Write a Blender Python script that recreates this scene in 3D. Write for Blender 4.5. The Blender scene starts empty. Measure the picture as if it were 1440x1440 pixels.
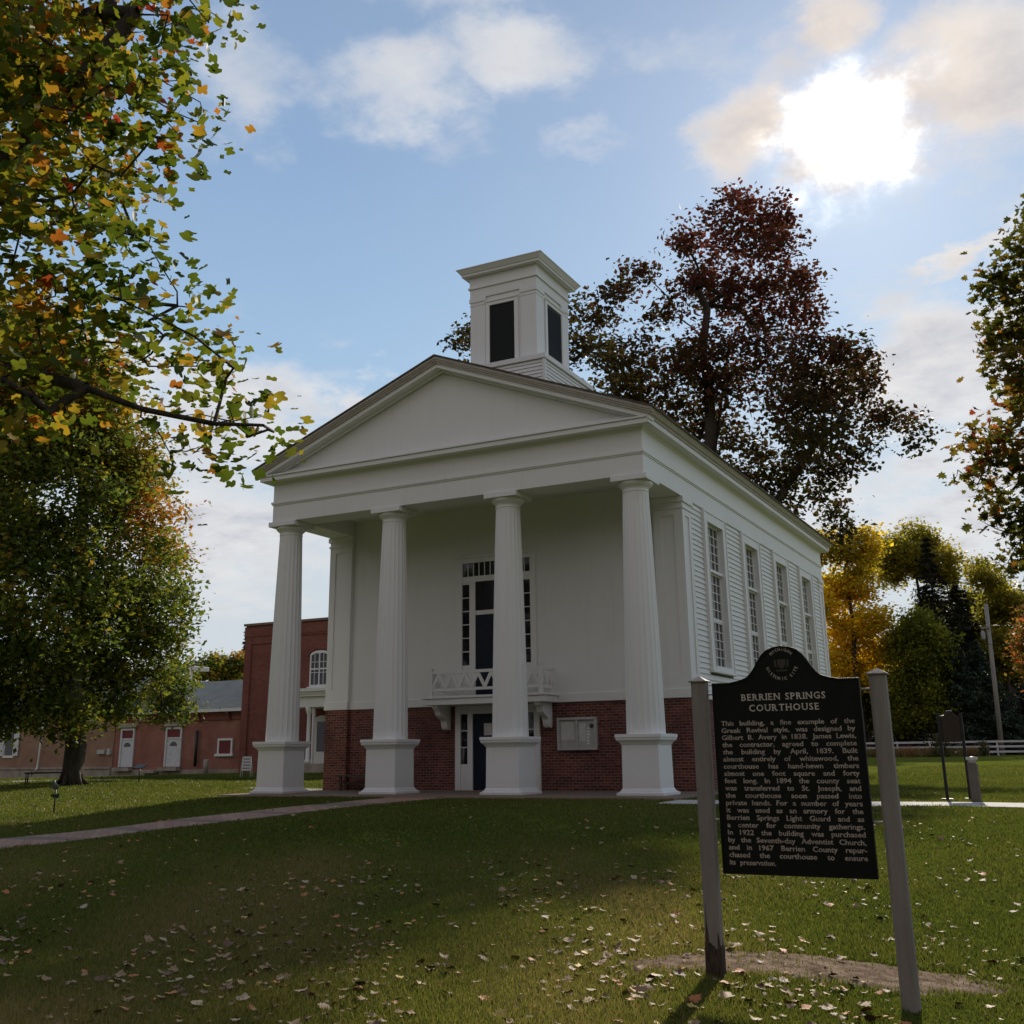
import bpy, math, random
import numpy as np
from mathutils import Vector, Matrix
random.seed(7); RNG = np.random.default_rng(7)
SC = bpy.context.scene
COL = SC.collection

# ------------------------------------------------------------------ helpers
def origin(o):
    v = Vector((0, 0, 0))
    while o is not None:
        v += o.location; o = o.parent
    return v

def tag(o, label=None, cat=None, group=None, kind=None):
    if label: o['label'] = label
    if cat: o['category'] = cat
    if group: o['group'] = group
    if kind: o['kind'] = kind
    return o

def empty(name, loc, label, cat, group=None):
    o = bpy.data.objects.new(name, None); COL.objects.link(o); o.location = loc
    o.empty_display_size = 0.3
    return tag(o, label, cat, group)

def copy_tree(o, parent=None):
    c = o.copy(); COL.objects.link(c); c.parent = parent
    for ch in list(o.children): copy_tree(ch, c)
    return c

class MB:
    """collects shapes in world coordinates, builds ONE mesh object"""
    def __init__(s): s.v = []; s.f = []; s.smooth = []
    def add(s, vs, fs, smooth=False):
        n = len(s.v); s.v += [tuple(p) for p in vs]
        for f in fs: s.f.append(tuple(i + n for i in f)); s.smooth.append(smooth)
        return s
    def box(s, x0, x1, y0, y1, z0, z1):
        v = [(x0,y0,z0),(x1,y0,z0),(x1,y1,z0),(x0,y1,z0),(x0,y0,z1),(x1,y0,z1),(x1,y1,z1),(x0,y1,z1)]
        return s.add(v, [(0,3,2,1),(4,5,6,7),(0,1,5,4),(1,2,6,5),(2,3,7,6),(3,0,4,7)])
    def frust(s, a, b, z0, z1):
        """a, b = (x0,x1,y0,y1) rectangles at z0 and z1"""
        v = [(a[0],a[2],z0),(a[1],a[2],z0),(a[1],a[3],z0),(a[0],a[3],z0),(b[0],b[2],z1),(b[1],b[2],z1),(b[1],b[3],z1),(b[0],b[3],z1)]
        return s.add(v, [(0,3,2,1),(4,5,6,7),(0,1,5,4),(1,2,6,5),(2,3,7,6),(3,0,4,7)])
    def prism(s, poly, axis, a, b):
        """poly: 2D points in the two other axes (in axis order), extruded along axis from a to b"""
        def mk(p, t):
            return (t,p[0],p[1]) if axis == 0 else ((p[0],t,p[1]) if axis == 1 else (p[0],p[1],t))
        n = len(poly); v = [mk(p, a) for p in poly] + [mk(p, b) for p in poly]
        fs = [tuple(range(n))[::-1], tuple(range(n, 2*n))]
        for i in range(n): j = (i+1) % n; fs.append((i, j, n+j, n+i))
        return s.add(v, fs)
    def lathe(s, c, prof, n=24, smooth=True, caps=True):
        """prof = [(r,z)...] around vertical axis through c=(x,y)"""
        v = []; fs = []
        for r, z in prof:
            for k in range(n):
                a = 2*math.pi*k/n; v.append((c[0]+r*math.cos(a), c[1]+r*math.sin(a), z))
        for i in range(len(prof)-1):
            for k in range(n):
                j = (k+1) % n; fs.append((i*n+k, i*n+j, (i+1)*n+j, (i+1)*n+k))
        s.add(v, fs, smooth)
        if caps:
            m = len(s.v) - len(v)
            s.f.append(tuple(m+k for k in range(n))[::-1]); s.smooth.append(False)
            s.f.append(tuple(m+(len(prof)-1)*n+k for k in range(n))); s.smooth.append(False)
        return s
    def tube(s, pts, rad, n=8, smooth=True):
        pts = [Vector(p) for p in pts]
        if not hasattr(rad, '__len__'): rad = [rad]*len(pts)
        v = []; fs = []
        for i, p in enumerate(pts):
            t = (pts[min(i+1, len(pts)-1)] - pts[max(i-1, 0)]).normalized()
            u = t.cross(Vector((0.13, 0.21, 0.97)))
            if u.length < 0.2: u = t.cross(Vector((1, 0, 0)))
            u.normalize(); w = t.cross(u)
            for k in range(n):
                a = 2*math.pi*k/n; q = p + (u*math.cos(a) + w*math.sin(a))*rad[i]; v.append(tuple(q))
        for i in range(len(pts)-1):
            for k in range(n):
                j = (k+1) % n; fs.append((i*n+k, i*n+j, (i+1)*n+j, (i+1)*n+k))
        m = len(s.v); s.add(v, fs, smooth)
        s.f.append(tuple(m+k for k in range(n))[::-1]); s.smooth.append(False)
        s.f.append(tuple(m+(len(pts)-1)*n+k for k in range(n))); s.smooth.append(False)
        return s
    def build(s, name, mat, parent=None, bevel=0.0, seg=1):
        o0 = origin(parent) if parent is not None else Vector((0, 0, 0))
        base = Vector((0, 0, 0))
        if parent is None and s.v:
            a = np.array(s.v); base = Vector((float((a[:,0].min()+a[:,0].max())/2), float((a[:,1].min()+a[:,1].max())/2), float(a[:,2].min())))
        me = bpy.data.meshes.new(name)
        me.from_pydata([(x-o0.x-base.x, y-o0.y-base.y, z-o0.z-base.z) for x, y, z in s.v], [], s.f)
        me.polygons.foreach_set('use_smooth', s.smooth)
        me.validate(); me.update()
        me.materials.append(mat)
        o = bpy.data.objects.new(name, me); COL.objects.link(o); o.location = base
        if parent is not None: o.parent = parent
        if bevel:
            m = o.modifiers.new('bevel', 'BEVEL'); m.width = bevel; m.segments = seg; m.limit_method = 'ANGLE'; m.angle_limit = math.radians(35)
        return o

def build_each(mb, name, mat, parent, n_per=1):
    """every shape added to mb becomes an object of its own"""
    seen = {}; comp = list(range(len(mb.v)))
    def find(a):
        while comp[a] != a: comp[a] = comp[comp[a]]; a = comp[a]
        return a
    for f in mb.f:
        for i in f[1:]: comp[find(i)] = find(f[0])
    for f, s in zip(mb.f, mb.smooth): seen.setdefault(find(f[0]), []).append((f, s))
    for k, fs in seen.items():
        ids = sorted({i for f, _ in fs for i in f}); mp = {i: j for j, i in enumerate(ids)}
        q = MB(); q.v = [mb.v[i] for i in ids]; q.f = [tuple(mp[i] for i in f) for f, _ in fs]; q.smooth = [s for _, s in fs]
        q.build(name, mat, parent)

def np_mesh(name, verts, loops, sizes, mat, parent=None, attrs=None, smooth=False, loc=None):
    """fast mesh from numpy arrays (world coordinates)"""
    me = bpy.data.meshes.new(name)
    nv = len(verts); nl = len(loops); nf = len(sizes)
    o0 = np.array(origin(parent)) if parent is not None else np.zeros(3)
    if loc is not None: o0 = o0 + np.array(loc)
    me.vertices.add(nv); me.loops.add(nl); me.polygons.add(nf)
    me.vertices.foreach_set('co', (verts - o0).astype(np.float32).ravel())
    me.loops.foreach_set('vertex_index', loops.astype(np.int32).ravel())
    starts = np.concatenate([[0], np.cumsum(sizes)[:-1]]).astype(np.int32)
    me.polygons.foreach_set('loop_start', starts)
    if smooth: me.polygons.foreach_set('use_smooth', np.ones(nf, bool))
    if attrs is not None:
        for k, a in attrs.items():
            at = me.attributes.new(k, 'FLOAT', 'POINT'); at.data.foreach_set('value', a.astype(np.float32))
    me.update(calc_edges=True); me.validate()
    me.materials.append(mat)
    o = bpy.data.objects.new(name, me); COL.objects.link(o)
    if loc is not None: o.location = loc
    if parent is not None: o.parent = parent
    return o

# ------------------------------------------------------------------ materials
def newmat(name):
    m = bpy.data.materials.new(name); m.use_nodes = True
    nt = m.node_tree; b = nt.nodes['Principled BSDF']
    return m, nt, b

def nd(nt, t, **kw):
    n = nt.nodes.new(t)
    for k, v in kw.items():
        if k in n.inputs: n.inputs[k].default_value = v
        else: setattr(n, k, v)
    return n

def ramp(nt, fac, stops, interp='LINEAR'):
    r = nt.nodes.new('ShaderNodeValToRGB'); r.color_ramp.interpolation = interp
    e = r.color_ramp.elements
    while len(e) > 1: e.remove(e[-1])
    e[0].position = stops[0][0]; e[0].color = (*stops[0][1], 1)
    for p, c in stops[1:]:
        x = e.new(p); x.color = (*c, 1)
    nt.links.new(fac, r.inputs[0]); return r.outputs[0]

def noise(nt, vec, scale, detail=4, rough=0.6, dim='3D'):
    n = nt.nodes.new('ShaderNodeTexNoise'); n.inputs['Scale'].default_value = scale
    n.inputs['Detail'].default_value = detail; n.inputs['Roughness'].default_value = rough
    if vec is not None: nt.links.new(vec, n.inputs['Vector'])
    return n.outputs[0]

def objvec(nt, scale=None):
    g = nt.nodes.new('ShaderNodeNewGeometry')
    if scale is None: return g.outputs['Position']
    m = nt.nodes.new('ShaderNodeMapping'); m.inputs['Scale'].default_value = scale
    nt.links.new(g.outputs['Position'], m.inputs[0]); return m.outputs[0]

def mixc(nt, fac, a, b, mode='MIX'):
    n = nt.nodes.new('ShaderNodeMix'); n.data_type = 'RGBA'; n.blend_type = mode
    for sock, v in ((n.inputs[0], fac), (n.inputs[6], a), (n.inputs[7], b)):
        if isinstance(v, (int, float)): sock.default_value = v
        elif isinstance(v, tuple): sock.default_value = (*v, 1) if len(v) == 3 else v
        else: nt.links.new(v, sock)
    return n.outputs[2]

def mth(nt, op, a, b=None, c=None, clamp=False):
    n = nt.nodes.new('ShaderNodeMath'); n.operation = op; n.use_clamp = clamp
    for i, v in enumerate((a, b, c)):
        if v is None: continue
        if isinstance(v, (int, float)): n.inputs[i].default_value = v
        else: nt.links.new(v, n.inputs[i])
    return n.outputs[0]

def bump(nt, b, h, strength=0.3, dist=0.01):
    n = nt.nodes.new('ShaderNodeBump'); n.inputs['Strength'].default_value = strength; n.inputs['Distance'].default_value = dist
    nt.links.new(h, n.inputs['Height']); nt.links.new(n.outputs[0], b.inputs['Normal'])

def mottled(name, c1, c2, scale=3, rough=0.7, bs=0.2, bscale=30, spec=0.3, stretch=None, bd=0.005, metal=0):
    m, nt, b = newmat(name); v = objvec(nt, stretch)
    f = noise(nt, v, scale, 6, 0.65)
    nt.links.new(ramp(nt, f, [(0.32, c1), (0.68, c2)]), b.inputs['Base Color'])
    b.inputs['Roughness'].default_value = rough; b.inputs['Specular IOR Level'].default_value = spec
    b.inputs['Metallic'].default_value = metal
    if bs: bump(nt, b, noise(nt, v, bscale, 4), bs, bd)
    return m

def paint_white():
    m, nt, b = newmat('white_paint'); v = objvec(nt)
    big = noise(nt, v, 0.7, 5, 0.6); vs = objvec(nt, (3, 3, 0.25)); st = noise(nt, vs, 2.2, 6, 0.7); fine = noise(nt, v, 60, 3)
    c = mixc(nt, big, (0.74, 0.735, 0.71), (0.80, 0.80, 0.78))
    s = ramp(nt, st, [(0.28, (0.93, 0.925, 0.90)), (0.46, (1, 1, 1))])
    c = mixc(nt, 0.8, c, s, 'MULTIPLY')
    # dirt splashed up near the ground
    sep = nt.nodes.new('ShaderNodeSeparateXYZ'); nt.links.new(v, sep.inputs[0])
    n2 = noise(nt, v, 9, 5, 0.7)
    k = mth(nt, 'MULTIPLY', mth(nt, 'SUBTRACT', 0.5, sep.outputs[2], clamp=True), mth(nt, 'MULTIPLY', n2, 1.3), clamp=True)
    c = mixc(nt, k, c, (0.5, 0.46, 0.4))
    nt.links.new(c, b.inputs['Base Color'])
    b.inputs['Roughness'].default_value = 0.55; b.inputs['Specular IOR Level'].default_value = 0.35
    bump(nt, b, mixc(nt, 0.5, fine, st), 0.15, 0.004)
    return m

def brick_mat(name, c1, c2, mortar, bw=0.21, rh=0.075, ms=0.009, dirt=0.5, bumps=0.6, blotch=(0.12, 0.06, 0.04)):
    m, nt, b = newmat(name); g = nt.nodes.new('ShaderNodeNewGeometry')
    sep = nt.nodes.new('ShaderNodeSeparateXYZ'); nt.links.new(g.outputs['Position'], sep.inputs[0])
    u = mth(nt, 'ADD', sep.outputs[0], sep.outputs[1])
    cb = nt.nodes.new('ShaderNodeCombineXYZ'); nt.links.new(u, cb.inputs[0]); nt.links.new(sep.outputs[2], cb.inputs[1])
    t = nt.nodes.new('ShaderNodeTexBrick'); nt.links.new(cb.outputs[0], t.inputs['Vector'])
    t.inputs['Color1'].default_value = (*c1, 1); t.inputs['Color2'].default_value = (*c2, 1); t.inputs['Mortar'].default_value = (*mortar, 1)
    t.inputs['Scale'].default_value = 1; t.inputs['Mortar Size'].default_value = ms; t.inputs['Mortar Smooth'].default_value = 0.2
    t.inputs['Bias'].default_value = -0.1; t.inputs['Brick Width'].default_value = bw; t.inputs['Row Height'].default_value = rh
    n1 = noise(nt, g.outputs['Position'], 0.9, 6, 0.7); n2 = noise(nt, g.outputs['Position'], 14, 5, 0.7)
    c = mixc(nt, mth(nt, 'MULTIPLY', ramp(nt, n1, [(0.42, (0,0,0)), (0.7, (1,1,1))]), dirt), t.outputs['Color'], blotch)
    c = mixc(nt, 0.6, c, ramp(nt, n2, [(0.3, (0.6,0.6,0.6)), (0.7, (1.15,1.12,1.1))]), 'MULTIPLY')
    nt.links.new(c, b.inputs['Base Color']); b.inputs['Roughness'].default_value = 0.85; b.inputs['Specular IOR Level'].default_value = 0.2
    h = mth(nt, 'SUBTRACT', mth(nt, 'MULTIPLY', n2, 0.4), t.outputs['Fac'])
    bump(nt, b, h, bumps, 0.008)
    return m

def leafmat(name, stops, trans=0.45, rough=0.55, tmul=1.5):
    m, nt, b = newmat(name); nt.nodes.remove(b)
    a = nt.nodes.new('ShaderNodeAttribute'); a.attribute_name = 'tint'
    c = ramp(nt, a.outputs['Fac'], stops)
    d = nt.nodes.new('ShaderNodeBsdfPrincipled'); d.inputs['Roughness'].default_value = rough; d.inputs['Specular IOR Level'].default_value = 0.15
    nt.links.new(c, d.inputs['Base Color'])
    t = nt.nodes.new('ShaderNodeBsdfTranslucent')
    tc = mixc(nt, 1.0, c, (tmul, tmul*1.02, tmul*0.6), 'MULTIPLY'); nt.links.new(tc, t.inputs['Color'])
    x = nt.nodes.new('ShaderNodeMixShader'); x.inputs[0].default_value = trans
    nt.links.new(d.outputs[0], x.inputs[1]); nt.links.new(t.outputs[0], x.inputs[2])
    nt.links.new(x.outputs[0], nt.nodes['Material Output'].inputs['Surface'])
    return m

def solid(name, c, rough=0.6, spec=0.4, metal=0.0):
    return mottled(name, tuple(x*0.85 for x in c), tuple(min(1, x*1.12) for x in c), 6, rough, 0.1, 40, spec, None, 0.003, metal)

WHITE = paint_white()
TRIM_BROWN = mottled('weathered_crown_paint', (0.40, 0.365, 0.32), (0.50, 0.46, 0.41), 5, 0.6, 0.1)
SOFFIT = WHITE
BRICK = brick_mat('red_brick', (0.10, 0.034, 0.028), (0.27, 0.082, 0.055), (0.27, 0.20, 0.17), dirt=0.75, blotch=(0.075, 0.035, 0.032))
BRICK_FAR = brick_mat('old_red_brick', (0.20, 0.058, 0.046), (0.30, 0.09, 0.07), (0.28, 0.17, 0.14), dirt=0.55, blotch=(0.17, 0.05, 0.035))
STUCCO_RED = mottled('painted_red_masonry', (0.25, 0.10, 0.075), (0.37, 0.17, 0.13), 0.8, 0.9, 0.3, 14)
STUCCO_TAN = mottled('painted_tan_masonry', (0.26, 0.15, 0.10), (0.36, 0.23, 0.16), 0.6, 0.9, 0.3, 14)
STONE = mottled('rough_foundation_stone', (0.26, 0.22, 0.18), (0.46, 0.40, 0.33), 1.6, 0.9, 0.8, 5, bd=0.03)
GLASS, _nt, _b = newmat('dark_window_glass')
_b.inputs['Base Color'].default_value = (0.012, 0.014, 0.018, 1); _b.inputs['Roughness'].default_value = 0.04; _b.inputs['Specular IOR Level'].default_value = 0.6
bump(_nt, _b, noise(_nt, objvec(_nt), 1.3, 2), 0.08, 0.03)
NAVY = mottled('navy_door_paint', (0.008, 0.012, 0.024), (0.013, 0.018, 0.034), 4, 0.35, 0.05)
LOUVER = mottled('dark_louver_paint', (0.012, 0.016, 0.02), (0.03, 0.036, 0.042), 5, 0.6, 0.1)
SHINGLE = brick_mat('brown_shingles', (0.10, 0.085, 0.07), (0.15, 0.13, 0.11), (0.05, 0.045, 0.04), 0.3, 0.13, 0.01, 0.3)
SLATE = mottled('blue_grey_roofing', (0.115, 0.13, 0.13), (0.165, 0.185, 0.18), 1.2, 0.8, 0.3, 20)
PAVER = brick_mat('brick_paving', (0.32, 0.19, 0.14), (0.42, 0.27, 0.20), (0.20, 0.16, 0.12), dirt=0.5, blotch=(0.22, 0.17, 0.12))
CONCRETE = mottled('worn_concrete', (0.36, 0.34, 0.31), (0.52, 0.50, 0.46), 3, 0.85, 0.3, 30)
DARKMETAL = solid('dark_metal', (0.02, 0.02, 0.022), 0.45)
IRON = solid('black_enamel', (0.010, 0.012, 0.011), 0.5, 0.15)
GREYPOST = mottled('taupe_post_paint', (0.22, 0.19, 0.165), (0.30, 0.265, 0.235), 4, 0.7, 0.25, 25, stretch=(4, 4, 0.5))
ROTWOOD = mottled('rotten_wood', (0.03, 0.02, 0.014), (0.12, 0.085, 0.06), 12, 0.95, 0.9, 30, stretch=(4, 4, 0.7), bd=0.02)
LETTER = mottled('cream_letter_enamel', (0.52, 0.45, 0.39), (0.74, 0.66, 0.58), 30, 0.5, 0.0)
LETTER2 = mottled('worn_bronze_letters', (0.30, 0.245, 0.205), (0.62, 0.53, 0.45), 22, 0.5, 0.0)
SHUTTER = solid('pale_door_paint', (0.62, 0.63, 0.66), 0.5)
REDBOARD = solid('dark_red_board', (0.16, 0.02, 0.02), 0.6)
GREYWOOD = mottled('grey_weathered_wood', (0.20, 0.185, 0.17), (0.34, 0.32, 0.30), 3, 0.9, 0.4, 30, stretch=(6, 6, 0.4))
BOLLARD = mottled('brown_grey_metal', (0.10, 0.09, 0.075), (0.15, 0.13, 0.11), 4, 0.6, 0.1)
ALU = mottled('dull_aluminium', (0.42, 0.41, 0.39), (0.52, 0.51, 0.49), 6, 0.45, 0.05)
PAPER = mottled('faded_paper', (0.55, 0.54, 0.50), (0.66, 0.65, 0.61), 3, 0.8, 0.0)
BENCHWOOD = mottled('dark_bench_wood', (0.05, 0.028, 0.02), (0.09, 0.05, 0.035), 5, 0.6, 0.2)
BARK = mottled('dark_bark', (0.035, 0.028, 0.022), (0.10, 0.082, 0.066), 5, 0.95, 0.9, 12, stretch=(3, 3, 0.6), bd=0.03)
BARK_PALE = mottled('pale_mottled_bark', (0.08, 0.068, 0.055), (0.30, 0.27, 0.23), 2.2, 0.9, 0.5, 12, stretch=(1.5, 1.5, 0.5), bd=0.02)

# ------------------------------------------------------------------ ground
CAM = np.array([9.302, -25.186, 0.969])
def sst(a, b, x):
    t = np.clip((x-a)/(b-a), 0, 1); return t*t*(3-2*t)
def terr(x, y):
    x = np.asarray(x, float); y = np.asarray(y, float)
    r = np.hypot(x-9.3, y+25.2)
    z = -0.05 - 0.51*sst(1, 17, -y)
    z = z + 0.2*sst(32, 75, r) + 0.33*sst(60, 100, r)*sst(-35, -10, x)
    z = z - 0.75*sst(35, 70, -x)*sst(100, 60, -x)*sst(0, 20, y)
    z = z - 0.12*sst(6.5, 8.5, x)*sst(-9, -15, y)
    z = z + 0.012*np.sin(x*1.7+0.6*np.sin(y*0.9))*np.sin(y*1.3+1.1)*(np.hypot(x+6, y-10) > 16) + 0.02*np.sin(x*0.31)*np.sin(y*0.27)*(y < -4)
    return z
def T(x, y): return float(terr(x, y))
PATHC = [(-6.0, -1.0, 0.80), (-6.05, -2.5, 0.78), (-6.15, -4.3, 0.75), (-6.5, -6.2, 0.75), (-7.0, -8.5, 0.76), (-7.45, -10.2, 0.78), (-8.0, -11.8, 0.8), (-9.3, -14.4, 0.8), (-11.2, -17.5, 0.8)]
def path_x(y):
    ys = [-p[1] for p in PATHC]; return np.interp(-np.asarray(y, float), ys, [p[0] for p in PATHC])
def in_path(x, y): return (np.abs(x-path_x(y)) < 0.82) & (y < -0.9) & (y > -17.5)
DIRT = [(5.90,-17.02),(5.95,-16.72),(6.25,-16.42),(6.60,-16.2),(6.95,-16.02),(7.35,-15.98),(7.8,-15.86),(8.3,-15.8),(8.62,-15.92),(8.66,-16.18),(8.3,-16.42),(7.9,-16.72),(7.5,-16.75),(7.1,-16.9),(6.75,-17.12),(6.4,-17.2),(6.1,-17.18)]
DC = np.array(DIRT).mean(axis=0)
def dirt_r(x, y):
    """radius of x,y relative to the dirt outline (1 on the outline)"""
    ang = np.arctan2(y-DC[1], x-DC[0]); P = np.array(DIRT)-DC
    pa = np.arctan2(P[:,1], P[:,0]); pr = np.hypot(P[:,0], P[:,1]); o = np.argsort(pa)
    rr = np.interp(ang, np.concatenate([pa[o]-2*np.pi, pa[o], pa[o]+2*np.pi]), np.tile(pr[o], 3))
    return np.hypot(x-DC[0], y-DC[1])/rr

def ground_material():
    m, nt, b = newmat('lawn_ground'); v = objvec(nt)
    n1 = noise(nt, v, 0.22, 5, 0.6); n2 = noise(nt, v, 1.6, 6, 0.7); n3 = noise(nt, v, 24, 6, 0.75); n4 = noise(nt, v, 90, 3, 0.7)
    g = ramp(nt, n2, [(0.25, (0.060, 0.085, 0.012)), (0.5, (0.115, 0.145, 0.020)), (0.75, (0.19, 0.20, 0.032))])
    dry = ramp(nt, n3, [(0.3, (0.10, 0.095, 0.025)), (0.7, (0.22, 0.19, 0.055))])
    c = mixc(nt, ramp(nt, n1, [(0.46, (0,0,0)), (0.66, (0.7,0.7,0.7))]), g, dry)
    c = mixc(nt, 0.8, c, ramp(nt, n4, [(0.3, (0.45,0.45,0.45)), (0.7, (1.4,1.4,1.4))]), 'MULTIPLY')
    nt.links.new(c, b.inputs['Base Color']); b.inputs['Roughness'].default_value = 1.0; b.inputs['Specular IOR Level'].default_value = 0.0
    bump(nt, b, mixc(nt, 0.5, n3, n4), 0.9, 0.05)
    return m
LAWN = ground_material()
def grid_ground():
    def axis(lo, hi, c0, c1, step):
        a = list(np.arange(c0, c1, step)); s = step; x = c1
        while x < hi: a.append(x); s *= 1.18; x += s
        a.append(hi); s = step; x = c0 - step; pre = []
        while x > lo: pre.append(x); s *= 1.18; x -= s
        pre.append(lo); return np.array(pre[::-1] + a)
    xs = axis(-900, 900, -16, 14, 0.3); ys = axis(-300, 1200, -28, 3, 0.3)
    X, Y = np.meshgrid(xs, ys); Z = terr(X, Y)
    nx, ny = len(xs), len(ys); V = np.stack([X.ravel(), Y.ravel(), Z.ravel()], 1)
    i, j = np.meshgrid(np.arange(nx-1), np.arange(ny-1)); a = (j*nx+i).ravel()
    F = np.stack([a, a+1, a+1+nx, a+nx], 1)
    o = np_mesh('ground', V, F.ravel(), np.full(len(F), 4), LAWN, smooth=True)
    tag(o, 'mown green lawn sloping down from the courthouse, sprinkled with leaves', 'lawn', kind='structure')
grid_ground()

# brick path, concrete walks, porch floor, dirt patch
def strip(name, pts, mat, lift, label, thick=0.0, cat=None):
    """pts = [(x,y,halfwidth)] centre line of a sheet draped on the ground; crosswise = 5 points"""
    P = [Vector((p[0], p[1])) for p in pts]; V = []; nn = 7
    fine = []
    for i in range(len(P)-1):
        for k in range(6):
            t = k/6; fine.append((P[i].lerp(P[i+1], t), pts[i][2]*(1-t)+pts[i+1][2]*t, (P[min(i+1,len(P)-1)]-P[max(i-1,0)]).normalized().lerp((P[min(i+2,len(P)-1)]-P[i]).normalized(), t).normalized()))
    fine.append((P[-1], pts[-1][2], (P[-1]-P[-2]).normalized()))
    for q, w, d in fine:
        nrm = Vector((-d.y, d.x))
        for k in range(nn):
            s = q + nrm*w*(2*k/(nn-1)-1); V.append((s.x, s.y, T(s.x, s.y)+lift))
    F = []
    for i in range(len(fine)-1):
        for k in range(nn-1): a = i*nn+k; F.append((a, a+1, a+1+nn, a+nn))
    # skirts
    m = MB(); m.add(V, F, True)
    n0 = len(V)
    for k in (0, nn-1):
        sk = [(V[i*nn+k][0], V[i*nn+k][1], V[i*nn+k][2]-lift-0.06) for i in range(len(fine))]
        top = [V[i*nn+k] for i in range(len(fine))]
        m.add(top+sk, [(i, i+1, len(top)+i+1, len(top)+i) for i in range(len(top)-1)])
    o = m.build(name, mat); tag(o, label, cat, kind='structure'); return o
strip('brick_path', PATHC[::1], PAVER, 0.012, 'narrow red brick path curving from the porch across the lawn', cat='path')
strip('concrete_walk', [(0.9,-1.85,0.7),(4,-1.9,0.7),(8,-1.95,0.7),(14,-2.0,0.7),(30,-2.3,0.7)], CONCRETE, 0.014, 'pale concrete walk running right from the porch', cat='path')
strip('side_walk', [(-12.5,4.2,0.7),(-14.5,4.6,0.7),(-17,5.6,0.7)], CONCRETE, 0.016, 'short piece of pale walk left of the brick corner', cat='path')
strip('far_walk', [(-33.2,15.0,0.6),(-34.4,10.5,0.6),(-35.5,6,0.6),(-38,-2,0.6)], CONCRETE, 0.014, 'pale walk behind the big maple', cat='path')
pf = MB().box(-12.6, 0.75, -1.05, 3.2, -0.3, 0.0).build('porch_floor', PAVER, bevel=0.01)
tag(pf, 'red brick porch floor under the white columns', 'floor', kind='structure')
def dirt_patch():
    V = []; F = []; R = 9; N = 72
    V.append((DC[0], DC[1], T(*DC)+0.02))
    P = np.array(DIRT)-DC; pa = np.arctan2(P[:,1], P[:,0]); pr = np.hypot(P[:,0], P[:,1]); o = np.argsort(pa)
    for r in range(1, R+1):
        for k in range(N):
            a = -math.pi + 2*math.pi*k/N
            rr = float(np.interp(a, np.concatenate([pa[o]-2*np.pi, pa[o], pa[o]+2*np.pi]), np.tile(pr[o], 3)))*r/R
            if r == R: rr *= 1.04+0.13*math.sin(k*2.3)*math.sin(k*0.7)+0.06*math.sin(k*1.1+2)
            x = DC[0]+rr*math.cos(a); y = DC[1]+rr*math.sin(a)
            V.append((x, y, T(x, y)+0.012*(1-(r/R)**4)+0.006*random.random()-(0.01 if r == R else 0)))
    for k in range(N): F.append((0, 1+k, 1+(k+1) % N))
    for r in range(R-1):
        for k in range(N): F.append((1+r*N+k, 1+r*N+(k+1) % N, 1+(r+1)*N+(k+1) % N, 1+(r+1)*N+k)[::-1])
    mat = mottled('bare_soil', (0.10, 0.058, 0.034), (0.42, 0.305, 0.215), 8, 0.95, 1.0, 55, 0.05, bd=0.05)
    ob = MB().add(V, F, True).build('dirt_patch', mat)
    tag(ob, 'bare pale soil patch around the marker posts', 'soil', kind='structure')
dirt_patch()

# ------------------------------------------------------------------ courthouse
W, L = 12.0, 20.9
CH = empty('courthouse', (-6, 0, 0), 'white Greek Revival courthouse with four columns, pediment, brick ground floor and cupola', 'courthouse')
XC = -6.0
def rz(x): return 11.98 - 0.396*abs(x-XC)      # roof line

# brick ground floor
m = MB().box(-11.94, -0.06, 3.10, 20.86, -0.3, 2.37)
for x0, x1 in ((-12.0, -11.16), (-0.84, 0.0)):
    m.box(x0, x1, 2.95, 3.70, -0.3, 2.369); m.box(x0, x1, 20.13, 20.9, -0.3, 2.369)
# leave the doorway: the lower door sits proud of the brick
m.build('brick_wall', BRICK, CH)
# water table
m = MB().box(-11.98, -0.02, 3.04, 20.89, 2.37, 2.62)
m.box(-12.04, -11.14, 2.90, 3.73, 2.37, 2.62); m.box(-0.86, 0.04, 2.90, 3.73, 2.37, 2.62)
m.box(-12.04, -11.14, 20.1, 20.94, 2.37, 2.62); m.box(-0.86, 0.04, 20.1, 20.94, 2.37, 2.62)
m.build('water_table', WHITE, CH, 0.012)
# smooth front wall + core
MB().box(-11.2, -0.8, 3.08, 3.6, 2.6, 8.3).build('front_wall', WHITE, CH)
MB().box(-11.72, -0.28, 3.6, 20.7, 2.6, 8.3).build('inner_wall', LOUVER, CH)

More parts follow.
